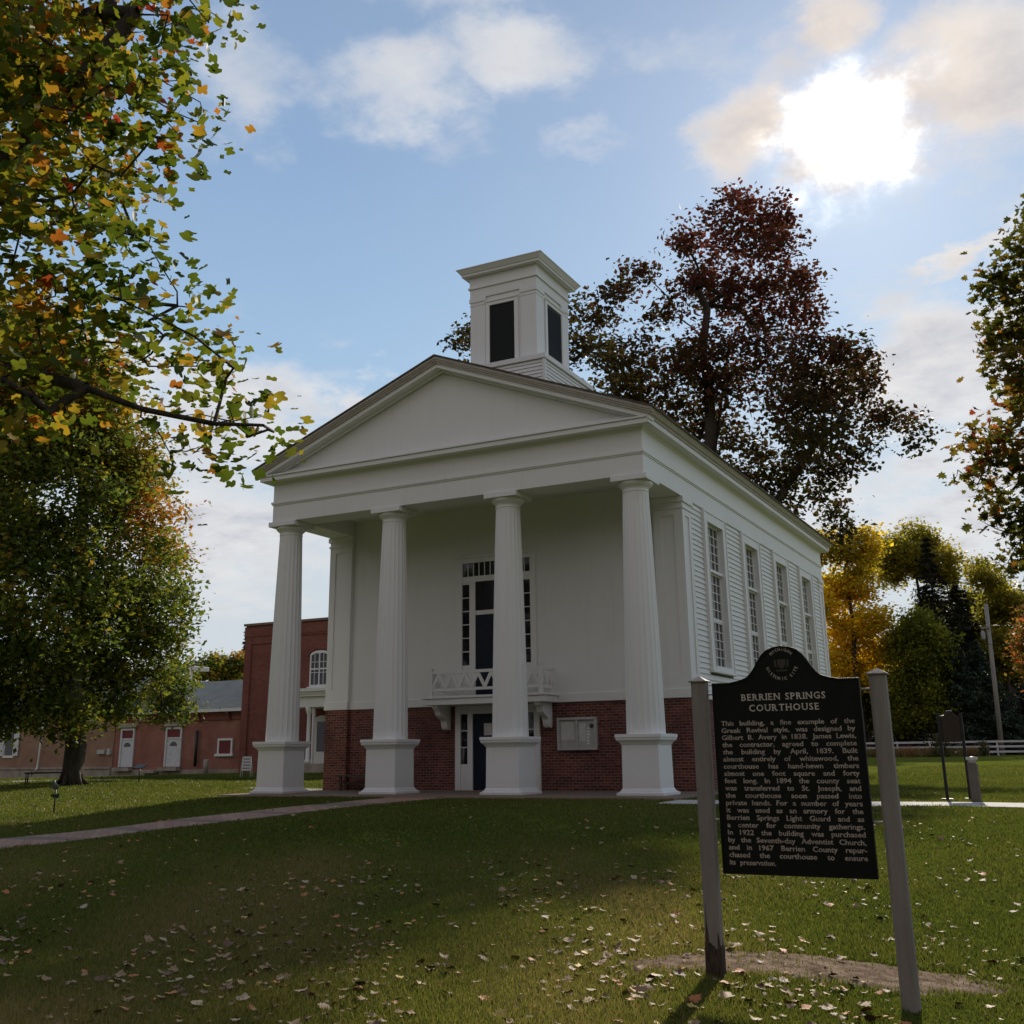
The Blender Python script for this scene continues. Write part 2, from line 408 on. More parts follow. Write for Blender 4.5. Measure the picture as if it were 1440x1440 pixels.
# pilasters
def pilaster(x0, x1, y0, y1, sx, sy):
    """corner pilaster; sx=+1 panel on the +X side, sy=-1 panel on the -Y side"""
    m = MB(); d = 0.035; zb, zt = 2.62, 7.84
    cx0, cx1, cy0, cy1 = x0+d, x1-d, y0+d, y1-d
    m.box(cx0, cx1, cy0, cy1, zb, zt)
    for (a, b, c, e) in ((x0, x0+0.22, y0, y0+d), (x1-0.26, x1, y0, y0+d), (x0, x0+0.22, y1-d, y1), (x1-0.26, x1, y1-d, y1)):
        m.box(a, b, c, e, zb, zt)
    for (a, b, c, e) in ((x0, x0+d, y0+d, y0+0.20), (x0, x0+d, y1-0.22, y1-d), (x1-d, x1, y0+d, y0+0.20), (x1-d, x1, y1-0.22, y1-d)):
        m.box(a, b, c, e, zb, zt)
    for z0, z1 in ((zb, 2.98), (7.32, zt)):
        for c, e in ((y0, y0+d), (y1-d, y1)): m.box(x0+0.22, x1-0.26, c, e, z0, z1)
        for a, b in ((x0, x0+d), (x1-d, x1)): m.box(a, b, y0+0.20, y1-0.22, z0, z1)
    e = 0.03
    m.box(x0-e, x1+e, y0-e, y1+e, 7.50, 7.56); m.box(x0-0.05, x1+0.05, y0-0.05, y1+0.05, 7.68, 7.835)
    m.build('pilaster', WHITE, CH)
pilaster(-0.86, 0.0, 2.93, 3.70, 1, -1); pilaster(-12.0, -11.14, 2.93, 3.70, -1, -1)
pilaster(-0.86, 0.0, 20.13, 20.9, 1, 1); pilaster(-12.0, -11.14, 20.13, 20.9, -1, 1)

# clapboards on the long sides and the back
WIN = [5.82, 9.76, 13.70, 17.62]; WH = 1.10   # casing half width
def clap(m, y0, y1, z0, z1, side, step=0.149):
    z = z0
    while z < z1-0.01:
        zt = min(z+step, z1)
        xo, xi = (-0.018, -0.052) if side > 0 else (-11.982, -11.948)
        xb = -0.3 if side > 0 else -11.7
        m.prism([(xb, z), (xo, z), (xi, zt), (xb, zt)], 1, y0, y1)
        z += step
m = MB(); lo, hi = 3.70, 20.13
clap(m, lo, hi, 2.62, 3.07, 1)
e = lo
for c in WIN:
    clap(m, e, c-WH, 3.067, 7.84, 1); e = c+WH
clap(m, e, hi, 3.067, 7.84, 1)
m.build('clapboard_wall', WHITE, CH)
m = MB(); clap(m, lo, hi, 2.62, 7.84, -1); m.box(-11.2, -0.8, 20.6, 20.84, 2.62, 7.84); m.build('clapboard_wall', WHITE, CH)

# tall side windows
def side_window(c):
    cs = MB(); y0, y1 = c-WH, c+WH; o0, o1 = c-0.74, c+0.74; zb, zt = 3.33, 7.50
    cs.box(-0.25, 0.035, y0, o0, 3.20, 7.84); cs.box(-0.25, 0.035, o1, y1, 3.20, 7.84)
    cs.box(-0.25, 0.030, o0, o1, zt, 7.84)
    cs.box(-0.02, 0.055, y0+0.1, o0-0.14, 3.21, 7.84-0.001) if False else None
    # raised outer back band and inner bead
    cs.box(0.035, 0.06, y0, y0+0.06, 3.20, 7.835); cs.box(0.035, 0.06, y1-0.06, y1, 3.20, 7.835)
    cs.box(0.030, 0.055, y0+0.06, y1-0.06, 7.78, 7.835)
    cs.box(0.035, 0.05, o0-0.03, o0, zb, zt+0.03); cs.box(0.035, 0.05, o1, o1+0.03, zb, zt+0.03); cs.box(0.030, 0.05, o0, o1, zt, zt+0.03)
    p = cs.build('window', WHITE, CH)
    MB().box(-0.25, 0.10, y0-0.05, y1+0.05, 3.13, 3.20).box(-0.25, 0.05, o0, o1, 3.20, 3.33).build('sill', WHITE, p, 0.006)
    MB().box(-0.20, -0.165, o0, o1, zb, zt).build('pane', GLASS, p)
    rows = [(6.14, 7.50), (4.70, 6.06), (3.33, 4.66)]
    for k, (a, b) in enumerate(rows):
        s = MB(); x0, x1 = -0.165, -0.13
        f = 0.05
        s.box(x0, -0.12, o0, o0+f, a, b); s.box(x0, -0.12, o1-f, o1, a, b); s.box(x0, -0.12, o0+f, o1-f, a, a+0.045); s.box(x0, -0.12, o0+f, o1-f, b-0.045, b)
        for i in range(1, 4):
            yy = o0+f+(o1-o0-2*f)*i/4; s.box(x0, x1, yy-0.012, yy+0.012, a+0.045, b-0.045)
        for i in range(1, 5):
            zz = a+0.045+(b-a-0.09)*i/5
            for q in range(4):
                ya = o0+f+(o1-o0-2*f)*q/4+0.012; yb = o0+f+(o1-o0-2*f)*(q+1)/4-0.012
                s.box(x0, x1-0.004, ya, yb, zz-0.011, zz+0.011)
        s.build('sash', WHITE, p)
    build_each(MB().box(-0.2, -0.03, o0, o1, 6.06, 6.14).box(-0.2, -0.11, o0, o1, 4.66, 4.70), 'transom_bar', WHITE, p)
for c in WIN: side_window(c)

# entablature
m = MB()
m.box(-12, 0, 0, 0.84, 7.84, 8.38); m.box(-12, -11.16, 0.84, L, 7.84, 8.38); m.box(-0.84, 0, 0.84, L, 7.84, 8.38); m.box(-11.16, -0.84, 20.1, L, 7.84, 8.38)
m.box(-12, 0, 0, L, 8.46, 9.075); m.box(-11.99, -0.01, 0.01, L-0.01, 8.38, 8.46)
m.build('frieze', WHITE, CH)
m = MB(); e = 0.05
m.box(-12-e, e, -e, 0.0, 8.40, 8.46); m.box(-12-e, -12, 0, L+e, 8.40, 8.46); m.box(0, e, 0, L+e, 8.40, 8.46); m.box(-12, 0, L, L+e, 8.40, 8.46)
e = 0.025
m.box(-12-e, e, -e, 0.0, 8.36, 8.40); m.box(-12-e, -12, 0, L+e, 8.36, 8.40); m.box(0, e, 0, L+e, 8.36, 8.40)
e = 0.07
m.frust((-12.0, 0.0, 0.0, L), (-12-e, e, -e, L+e), 8.985, 9.074)
m.build('moulding', WHITE, CH)
MB().box(-11.16, -0.84, 0.84, 3.1, 8.30, 8.378).build('porch_ceiling', WHITE, CH)
# cornice: soffit + fascia all round, crown along the sides
m = MB(); p = 0.31
m.box(-12-p, p, -p, L+p, 9.075, 9.205)
m.box(-12-p+0.02, p-0.02, -p-0.04, L+p+0.04, 9.209, 9.26)
m.prism([(-12-p+0.1, 9.207), (-11.9, 9.44), (-0.1, 9.44), (p-0.1, 9.207)], 1, -0.02, 0.04)
m.build('cornice', WHITE, CH, 0.006)
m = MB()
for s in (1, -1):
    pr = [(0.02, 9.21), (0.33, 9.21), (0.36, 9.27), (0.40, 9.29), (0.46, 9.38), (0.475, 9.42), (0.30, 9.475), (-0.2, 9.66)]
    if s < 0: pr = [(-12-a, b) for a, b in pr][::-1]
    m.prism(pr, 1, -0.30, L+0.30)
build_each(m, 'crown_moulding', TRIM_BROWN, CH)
# raking cornices
def rake(m, y0, y1, top, bot, ex=0.47):
    for s in (1, -1):
        xe = XC + s*(6+ex)
        poly = [(XC, rz(XC)-top), (xe, rz(xe)-top), (xe, rz(xe)-bot), (XC, rz(XC)-bot)]
        if s < 0: poly = poly[::-1]
        m.prism(poly, 1, y0, y1)
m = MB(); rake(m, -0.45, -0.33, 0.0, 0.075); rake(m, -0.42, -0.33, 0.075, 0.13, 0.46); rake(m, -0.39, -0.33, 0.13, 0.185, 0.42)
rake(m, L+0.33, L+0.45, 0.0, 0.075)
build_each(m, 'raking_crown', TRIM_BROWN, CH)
m = MB(); rake(m, -0.33, 0.02, 0.06, 0.31, 0.34); rake(m, -0.09, 0.02, 0.31, 0.365, 0.0); rake(m, L-0.02, L+0.33, 0.06, 0.31, 0.34)
build_each(m, 'raking_fascia', WHITE, CH)
m = MB(); m.prism([(-11.9, 9.30), (-0.1, 9.30), (XC, rz(XC)-0.2)][::-1], 1, 0.05, 0.4)
m.build('tympanum', WHITE, CH)
m = MB(); m.prism([(-11.9, 9.1), (-0.1, 9.1), (XC, rz(XC)-0.2)][::-1], 1, L-0.4, L-0.05); m.build('back_gable', WHITE, CH)
m = MB()
for s in (1, -1):
    xe = XC+s*6.52
    poly = [(XC, rz(XC)+0.002), (XC, rz(XC)+0.05), (xe, rz(xe)+0.05), (xe, rz(xe)+0.002)]
    if s > 0: poly = poly[::-1]
    m.prism(poly, 1, -0.48, L+0.48)
m.build('roof', SHINGLE, CH)

# columns
def column_proto():
    H0, H1 = 1.41, 7.44; n = 160; lev = 26; V = []; F = []
    for i in range(lev+1):
        t = i/lev; z = H0+(H1-H0)*t
        R = 0.478-0.142*t-0.012*math.sin(math.pi*t)*-1
        dep = 0.05 if 0.006 < t < 0.985 else 0.006
        for k in range(n):
            a = 2*math.pi*k/n; fl = abs(math.sin(a*10)); r = R*(1-dep*(fl**0.75))
            V.append((r*math.cos(a), r*math.sin(a), z))
    for i in range(lev):
        for k in range(n):
            j = (k+1) % n; F.append((i*n+k, i*n+j, (i+1)*n+j, (i+1)*n+k))
    root = MB().add(V, F, False).build('column', WHITE, None)
    # move origin to (0,0,0)
    off = root.location.copy(); root.data.transform(Matrix.Translation(off)); root.location = (0, 0, 0)
    # pedestal
    m = MB(); q = lambda h: (-h, h, -h, h)
    m.frust(q(0.593), q(0.593), 0.0, 0.065); m.frust(q(0.57), q(0.52), 0.065, 0.10); m.frust(q(0.52), q(0.478), 0.10, 0.17)
    m.frust(q(0.476), q(0.466), 0.17, 1.16)
    m.frust(q(0.47), q(0.50), 1.16, 1.21); m.frust(q(0.50), q(0.565), 1.21, 1.275); m.frust(q(0.575), q(0.575), 1.275, 1.33); m.frust(q(0.592), q(0.592), 1.33, 1.413)
    m.build('pedestal', WHITE, root, 0.006)
    m = MB()
    m.lathe((0, 0), [(0.337, 7.43), (0.348, 7.445), (0.348, 7.465), (0.338, 7.475), (0.340, 7.52), (0.352, 7.53), (0.354, 7.545), (0.37, 7.56), (0.42, 7.60), (0.452, 7.64), (0.46, 7.675), (0.44, 7.70)], 40)
    m.box(-0.492, 0.492, -0.492, 0.492, 7.695, 7.838)
    m.build('capital', WHITE, root, 0.005)
    return root
cp = column_proto()
for i, x in enumerate((-11.6, -7.85, -4.13, -0.40)):
    c = cp if i == 0 else copy_tree(cp)
    c.parent = CH; c.location = (x-XC, 0.42, 0)

# upper doorway with sidelights and transom
cs = MB(); yf = 3.04
cx = -5.95
cs.box(cx-1.33, cx-1.15, yf-0.03, 3.2, 2.62, 6.72); cs.box(cx+1.15, cx+1.33, yf-0.03, 3.2, 2.62, 6.72); cs.box(cx-1.15, cx+1.15, yf-0.03, 3.2, 6.58, 6.72)
cs.box(cx-1.38, cx+1.38, yf-0.07, 3.0, 6.72, 6.80)
cs.box(cx-1.15, cx+1.15, yf, 3.2, 6.00, 6.17)                      # bar under the transom
for s in (-1, 1):
    a, b = sorted((cx+s*0.90, cx+s*0.70)); cs.box(a, b, yf-0.01, 3.2, 2.62, 6.0)    # mullion
    a, b = sorted((cx+s*1.15, cx+s*0.90)); cs.box(a, b, yf+0.01, 3.2, 2.62, 3.53); cs.box(a, b, yf+0.01, 3.2, 5.93, 6.0)
cs.box(cx-0.70, cx+0.70, yf, 3.2, 5.0, 5.13)
bd = cs.build('balcony_door', WHITE, CH, 0.006)
MB().box(cx-0.70, cx+0.70, 3.065, 3.1, 2.62, 5.0).box(cx-0.62, cx+0.62, 3.05, 3.065, 2.7, 2.76).build('door_leaf', NAVY, bd)
MB().box(cx-0.70, cx+0.70, 3.065, 3.1, 5.13, 6.0).build('upper_pane', GLASS, bd)
for s in (-1, 1):
    a, b = sorted((cx+s*1.15, cx+s*0.90))
    o = MB().box(a, b, 3.065, 3.1, 3.53, 5.93).build('sidelight', GLASS, bd)
    mm = MB()
    for k in range(1, 6): z = 3.53+2.4*k/6; mm.box(a, b, 3.05, 3.064, z-0.013, z+0.013)
    build_each(mm, 'muntin', WHITE, bd)
MB().box(cx-1.15, cx+1.15, 3.068, 3.1, 6.17, 6.58).build('transom', GLASS, bd)
mm = MB()
for k in range(0, 13):
    if k == 6: continue
    x = cx-1.15+2.3*k/12; mm.box(x-0.013, x+0.013, 3.05, 3.066, 6.17, 6.58)
build_each(mm, 'muntin', WHITE, bd)
# lower doorway
cs = MB(); 
cs.box(cx-1.38, cx-1.20, 3.02, 3.14, 0.0, 2.36); cs.box(cx+1.20, cx+1.38, 3.02, 3.14, 0.0, 2.36); cs.box(cx-1.20, cx+1.20, 3.02, 3.14, 2.13, 2.36)
for s in (-1, 1):
    a, b = sorted((cx+s*0.97, cx+s*0.80)); cs.box(a, b, 3.03, 3.14, 0.0, 2.13)
    a, b = sorted((cx+s*1.20, cx+s*0.97)); cs.box(a, b, 3.05, 3.14, 0.0, 0.72)
ld = cs.build('entrance_door', WHITE, CH, 0.005)
MB().box(cx-0.80, cx+0.80, 3.075, 3.14, 0.03, 2.13).box(cx-0.012, cx+0.012, 3.065, 3.075, 0.03, 2.13).build('door_leaf', NAVY, ld)
for s in (-1, 1):
    a, b = sorted((cx+s*1.20, cx+s*0.97))
    MB().box(a, b, 3.08, 3.14, 0.72, 2.13).build('sidelight', GLASS, ld)
    mm = MB()
    for k in range(1, 3): z = 0.72+1.41*k/3; mm.box(a, b, 3.06, 3.079, z-0.015, z+0.015)
    build_each(mm, 'muntin', WHITE, ld)
MB().lathe((cx+0.08, 3.05), [(0.025, 1.0), (0.035, 1.03), (0.025, 1.06)], 10).build('handle', ALU, ld)

# balcony
y0b = 2.22
bal = MB().box(cx-2.02, cx+2.02, y0b-0.04, 3.04, 2.55, 2.62).box(cx-1.97, cx+1.97, y0b, 3.04, 2.375, 2.549).build('balcony', WHITE, CH, 0.008)
def railing_run(m, p, q):
    p = Vector(p); q = Vector(q); d = q-p; Ln = d.length; d.normalize(); n = Vector((-d.y, d.x, 0))*0.02
    def slab(a, za, b, zb, w, th=1.0):
        """flat board from (a,za) to (b,zb) along the run, width w"""
        A = p+d*a; B = p+d*b; t = Vector((b-a, zb-za)); t.normalize(); ox, oz = -t.y*w/2, t.x*w/2
        pts = []
        for nn in (-n*th, n*th):
            for (P_, z, s) in ((A, za, -1), (B, zb, -1), (B, zb, 1), (A, za, 1)):
                r = P_+d*(ox*s)+nn; pts.append((r.x, r.y, z+oz*s))
        m.add(pts, [(0,1,2,3)[::-1], (4,5,6,7), (0,1,5,4), (1,2,6,5), (2,3,7,6), (3,0,4,7)])
    slab(0, 3.30, Ln, 3.30, 0.085, 1.3); slab(0, 2.81, Ln, 2.81, 0.08)
    k = max(1, round(Ln/0.42)); st = Ln/k
    for i in range(k):
        slab(i*st, 2.86, (i+0.5)*st, 3.26, 0.095, 0.9); slab((i+0.5)*st, 3.26, (i+1)*st, 2.86, 0.095, 0.8)
    return
m = MB()
railing_run(m, (cx-1.74, y0b+0.12, 0), (cx+1.74, y0b+0.12, 0))
m.build('railing', WHITE, bal)
for s in (-1, 1):
    m = MB(); railing_run(m, (cx+s*1.78, y0b+0.16, 0), (cx+s*1.78, 3.04, 0)); m.build('railing', WHITE, bal)
    MB().box(cx+s*1.78-0.05, cx+s*1.78+0.05, y0b+0.07, y0b+0.17, 2.62, 3.40).box(cx+s*1.78-0.065, cx+s*1.78+0.065, y0b+0.055, y0b+0.185, 3.40, 3.43).build('rail_post', WHITE, bal)
    x = cx+s*1.66
    pr = [(3.09, 2.375), (2.32, 2.375), (2.32, 2.30), (2.40, 2.27), (2.47, 2.20), (2.52, 2.10), (2.62, 2.03), (2.76, 1.98), (2.84, 1.90), (2.86, 1.80), (2.90, 1.72), (3.0, 1.68), (3.09, 1.70)]
    MB().prism(pr, 0, x-0.1, x+0.1).build('bracket', WHITE, bal, 0.008)

# cupola
cu = MB(); bx0, bx1, by0, by1 = -7.22, -4.78, 3.78, 6.25
cu.box(bx0+0.04, bx1-0.04, by0+0.04, by1-0.04, 12.6, 16.40)
for xa, xb in ((bx0, bx0+0.56), (bx1-0.56, bx1)):
    for ya, yb in ((by0, by0+0.56), (by1-0.56, by1)): cu.box(xa, xb, ya, yb, 13.04, 15.60)
e = 0.03
for xa, xb in ((bx0, bx0+0.56), (bx1-0.56, bx1)):
    for ya, yb in ((by0, by0+0.56), (by1-0.56, by1)):
        cu.box(xa-e, xb+e, ya-e, yb+e, 15.45, 15.60); cu.box(xa-0.015, xb+0.015, ya-0.015, yb+0.015, 15.33, 15.37)
cu.box(bx0-0.01, bx1+0.01, by0-0.01, by1+0.01, 15.60, 15.93)
cu.box(bx0-0.06, bx1+0.06, by0-0.06, by1+0.06, 15.93, 16.0); cu.box(bx0-0.02, bx1+0.02, by0-0.02, by1+0.02, 16.0, 16.36)
# opening casings
xo0, xo1 = -6.50, -5.58; yo0, yo1 = 4.58, 5.72; zo0, zo1 = 13.22, 15.24
cu.box(xo0-0.14, xo0, by0-0.02, by0+0.2, 13.04, 15.40); cu.box(xo1, xo1+0.14, by0-0.02, by0+0.2, 13.04, 15.40); cu.box(xo0, xo1, by0-0.02, by0+0.2, zo1, 15.40); cu.box(xo0, xo1, by0-0.03, by0+0.2, 13.04, zo0)
cu.box(xo0-0.16, xo1+0.16, by0-0.05, by0-0.02, 15.36, 15.42)
cu.box(bx1-0.2, bx1+0.02, yo0-0.14, yo0, 13.04, 15.40); cu.box(bx1-0.2, bx1+0.02, yo1, yo1+0.14, 13.04, 15.40); cu.box(bx1-0.2, bx1+0.02, yo0, yo1, zo1, 15.40); cu.box(bx1-0.2, bx1+0.03, yo0, yo1, 13.04, zo0)
cu.box(bx1+0.02, bx1+0.05, yo0-0.16, yo1+0.16, 15.36, 15.42)
CU = cu.build('cupola', WHITE, CH, 0.005)
m = MB(); m.box(xo0, xo1, by0+0.025, by0+0.039, zo0, zo1)
m.build('louver', IRON, CU)
m = MB(); m.box(bx1-0.039, bx1-0.03, yo0, yo1, zo0, zo1)
k = 0; z = zo0+0.02
while z < zo1-0.05:
    m.prism([(bx1-0.03, z+0.05), (bx1-0.003, z), (bx1-0.001, z+0.012), (bx1-0.028, z+0.062)], 1, yo0, yo1); z += 0.085
m.build('louver', LOUVER, CU)
m = MB()
m.box(bx0-0.22, bx1+0.22, by0-0.22, by1+0.22, 16.36, 16.43)
m.frust((bx0-0.24, bx1+0.24, by0-0.24, by1+0.24), (bx0-0.35, bx1+0.35, by0-0.35, by1+0.35), 16.433, 16.58)
m.box(bx0-0.365, bx1+0.365, by0-0.365, by1+0.365, 16.58, 16.61)
m.frust((bx0-0.34, bx1+0.34, by0-0.34, by1+0.34), (-6.05, -5.95, 4.95, 5.05), 16.611, 16.8)
m.build('cornice', WHITE, CU, 0.004)
# clapboarded base of the cupola
m = MB(); sx0, sx1, sy0, sy1 = -7.66, -4.34, 3.38, 7.05
z = 11.0
while z < 12.87:
    zt = min(z+0.118, 12.88)
    m.frust((sx0, sx1, sy0, sy1), (sx0+0.03, sx1-0.03, sy0+0.03, sy1-0.03), z, zt); z += 0.118
for x in (sx0, sx1):
    for y in (sy0, sy1): m.box(x-0.07 if x == sx1 else x-0.02, x+0.02 if x == sx1 else x+0.07, y-0.02 if y == sy0 else y-0.07, y+0.07 if y == sy0 else y+0.02, 11.0, 12.88)
m.box(sx0-0.05, sx1+0.05, sy0-0.05, sy1+0.05, 12.885, 13.04)
m.build('cupola_base', WHITE, CU)

# notice board, bench and door notice
nb = empty('notice_board', (-3.42, 3.1, 1.07), 'grey metal notice board with two glazed panels on the brick wall right of the entrance', 'notice board')
m = MB().box(-4.02, -2.82, 2.99, 3.10, 1.07, 1.13).box(-4.02, -2.82, 2.99, 3.10, 1.88, 1.95).box(-4.02, -3.95, 2.99, 3.10, 1.13, 1.88).box(-2.89, -2.82, 2.99, 3.10, 1.13, 1.88).box(-3.46, -3.39, 3.0, 3.10, 1.13, 1.88)
m.build('frame', ALU, nb, 0.006)
MB().box(-3.95, -3.46, 3.05, 3.09, 1.13, 1.88).box(-3.39, -2.89, 3.05, 3.09, 1.13, 1.88).build('backing', mottled('notice_backing', (0.40,0.39,0.36), (0.50,0.49,0.46), 3, 0.6, 0), nb)
m = MB().box(-3.91, -3.50, 3.043, 3.047, 1.35, 1.84).box(-3.36, -3.16, 3.043, 3.047, 1.30, 1.80)
build_each(m, 'poster', PAPER, nb)
m = MB()
for k in range(6):
    z = 1.22+0.08*k; m.box(-3.13, -3.06+0.02*(k % 2), 3.043, 3.047, z, z+0.05)
build_each(m, 'note', solid('white_note', (0.75, 0.75, 0.72)), nb)
m = MB()
v = [(-2.98+0.065*math.cos(a), 3.041, 1.71+0.065*math.sin(a)) for a in [2*math.pi*i/20 for i in range(20)]]
m.add(v, [tuple(range(20))[::-1]]); m.build('round_badge', solid('dark_badge', (0.05, 0.05, 0.06)), nb)
dn = MB().box(-6.38, -6.12, 3.058, 3.064, 1.52, 1.86).build('paper_notice', PAPER); tag(dn, 'white paper notice taped to the dark lower door', 'notice')
bn = empty('bench', (-10.85, 2.7, 0), 'low dark wooden bench against the brick wall behind the two left columns', 'bench')
m = MB()
for k in range(4): m.box(-11.12, -9.9, 2.42+0.11*k, 2.51+0.11*k, 0.40, 0.44)
m.build('seat', BENCHWOOD, bn)
for x in (-11.0, -10.05):
    MB().box(x-0.04, x+0.04, 2.46, 2.52, 0.0, 0.40).build('leg', BENCHWOOD, bn); MB().box(x-0.04, x+0.04, 2.76, 2.82, 0.0, 0.40).build('leg', BENCHWOOD, bn)
MB().box(-11.0, -10.05, 2.62, 2.66, 0.18, 0.24).build('stretcher', BENCHWOOD, bn)

# ------------------------------------------------------------------ historic marker
SY = -17.17; SX = 6.807
MK = empty('historic_marker', (SX+0.535, SY, T(SX+0.5, SY)), 'tall black enamel historic marker with rounded crest and raised cream text between two taupe posts', 'sign')
half = [(0.535, 0.0), (0.40, 0.0), (0.33, 0.012), (0.27, 0.032), (0.235, 0.065), (0.205, 0.105), (0.178, 0.15), (0.148, 0.19), (0.11, 0.222), (0.06, 0.242), (0.0, 0.25)]
out = [(SX, 0.135)] + [(SX+0.535-a, 1.465+b) for a, b in half] + [(SX+0.535+a, 1.465+b) for a, b in half[::-1][1:]] + [(SX+1.07, 0.135)]
MB().prism(out[::-1], 1, SY-0.016, SY+0.016).build('panel', IRON, MK, 0.004, 2)
def inset(o, d):
    c = [(SX+0.535, 0.9)]; r = []
    n = len(o)
    for i in range(n):
        a = Vector(o[i-1]); b = Vector(o[i]); c_ = Vector(o[(i+1) % n])
        n1 = Vector(((b-a).y, -(b-a).x)).normalized(); n2 = Vector(((c_-b).y, -(c_-b).x)).normalized()
        k = (n1+n2); k.normalize(); r.append(tuple(b + k*d/max(0.4, k.dot(n1))))
    return r
def ring(m, o, i, y0, y1):
    n = len(o); v = [(x, y0, z) for x, z in o]+[(x, y0, z) for x, z in i]+[(x, y1, z) for x, z in o]+[(x, y1, z) for x, z in i]
    f = []
    for k in range(n):
        j = (k+1) % n
        f += [(k, j, n+j, n+k), (n+k, n+j, 3*n+j, 3*n+k), (k, 2*n+k, 2*n+j, j)]
    m.add(v, f)
m = MB(); ring(m, inset(out, 0.002), inset(out, 0.014), SY-0.023, SY-0.015); m.build('rim', IRON, MK)

SERIF_SHEAR = 0.0
def text_mesh(s, size, bold=0.0):
    cu = bpy.data.curves.new('t', 'FONT'); cu.body = s; cu.size = size; cu.resolution_u = 2
    cu.offset = bold; cu.extrude = 0.0022
    o = bpy.data.objects.new('t', cu); COL.objects.link(o)
    dg = bpy.context.evaluated_depsgraph_get(); me = bpy.data.meshes.new_from_object(o.evaluated_get(dg))
    V = [tuple(v.co) for v in me.vertices]; F = [tuple(p.vertices) for p in me.polygons]
    bpy.data.objects.remove(o); bpy.data.curves.remove(cu); bpy.data.meshes.remove(me)
    return V, F
def put(m, VF, x, z, y=None, sx=1.0, sz=1.0, rot=0.0):
    V, F = VF; y = SY-0.0175 if y is None else y; ca, sa = math.cos(rot), math.sin(rot)
    pts = []
    for a, b, c in V:
        a *= sx; b *= sz; pts.append((x+a*ca-b*sa, y-c, z+a*sa+b*ca))
    m.add(pts, F)
def width(VF): xs = [v[0] for v in VF[0]]; return (min(xs), max(xs)) if xs else (0, 0)
def serifs(ch, x0, x1, h):
    """little slab serifs for the capitals of the heading (bars at stem feet and heads)"""
    t = h*0.09; w = h*0.17; r = []
    L_ = x0+h*0.09; R_ = x1-h*0.09; C_ = (x0+x1)/2
    feet = {'B':[L_],'E':[L_],'R':[L_,R_],'I':[C_],'N':[L_],'P':[L_],'H':[L_,R_],'T':[C_],'U':[],'M':[L_,R_],'A':[L_,R_],'K':[L_,R_]}
    heads = {'B':[L_],'E':[L_],'R':[L_],'I':[C_],'N':[L_,R_],'P':[L_],'H':[L_,R_],'T':[],'U':[L_,R_],'M':[L_,R_],'K':[L_,R_]}
    for x in feet.get(ch, []): r.append((x-w, x+w, 0, t))
    for x in heads.get(ch, []): r.append((x-w, x+w, h-t, h))
    return r
def heading(m, s, cx, z, size, track):
    CAPH = 0.715; items = []; x = 0
    for ch in s:
        if ch == ' ': x += size*0.42; continue
        vf = text_mesh(ch, size, 0.0006); a, b = width(vf); items.append((ch, vf, x-a, x, x+b-a)); x += b-a+track
    tot = x-track
    h = max(v[1] for v in items[0][1][0])
    for ch, vf, ox, a, b in items:
        put(m, vf, cx-tot/2+ox, z)
        for (xa, xb, za, zb) in serifs(ch, a, b, h): m.box(cx-tot/2+xa, cx-tot/2+xb, SY-0.0195, SY-0.016, z+za, z+zb)
    return tot
m = MB(); heading(m, 'BERRIEN SPRINGS', SX+0.525, 1.330, 0.067, 0.0115); m.build('heading', LETTER, MK)
m = MB(); heading(m, 'COURTHOUSE', SX+0.525, 1.253, 0.067, 0.012); m.build('heading', LETTER, MK)
LINES = ["This building, a fine example of the", "Greek Revival style, was designed by", "Gilbert B. Avery in 1838. James Lewis,", "the contractor, agreed to complete",
 "the building by April, 1839. Built", "almost entirely of whitewood, the", "courthouse has hand-hewn timbers", "almost one foot square and forty", "feet long. In 1894 the county seat",
 "was transferred to St. Joseph, and", "the courthouse soon passed into", "private hands. For a number of years", "it was used as an armory for the", "Berrien Springs Light Guard and as",
 "a center for community gatherings.", "In 1922 the building was purchased", "by the Seventh-day Adventist Church,", "and in 1967 Berrien County repur-", "chased the courthouse to ensure", "its preservation."]
UL, UR = SX+0.055, SX+1.015
m = MB(); cache = {}
for i, ln in enumerate(LINES):
    z = 1.155-0.0503*i; words = ln.split(' '); wv = []
    for w in words:
        if w not in cache: cache[w] = text_mesh(w, 0.0485, 0.0007)
        wv.append(cache[w])
    ws = [width(v) for v in wv]; tot = sum(b-a for a, b in ws); sc = 1.0
    gap = (UR-UL-tot)/max(1, len(words)-1)
    if len(words) < 3: gap = 0.035
    if gap < 0.012: sc = (UR-UL-0.013*(len(words)-1))/tot; gap = 0.013
    if gap > 0.05 and len(words) > 2: sc = min(1.16, (UR-UL-0.036*(len(words)-1))/tot); gap = (UR-UL-tot*sc)/(len(words)-1)
    x = UL
    for v, (a, b) in zip(wv, ws): put(m, v, x-a*sc, z, sx=sc); x += (b-a)*sc+gap
m.build('lettering', LETTER2, MK)
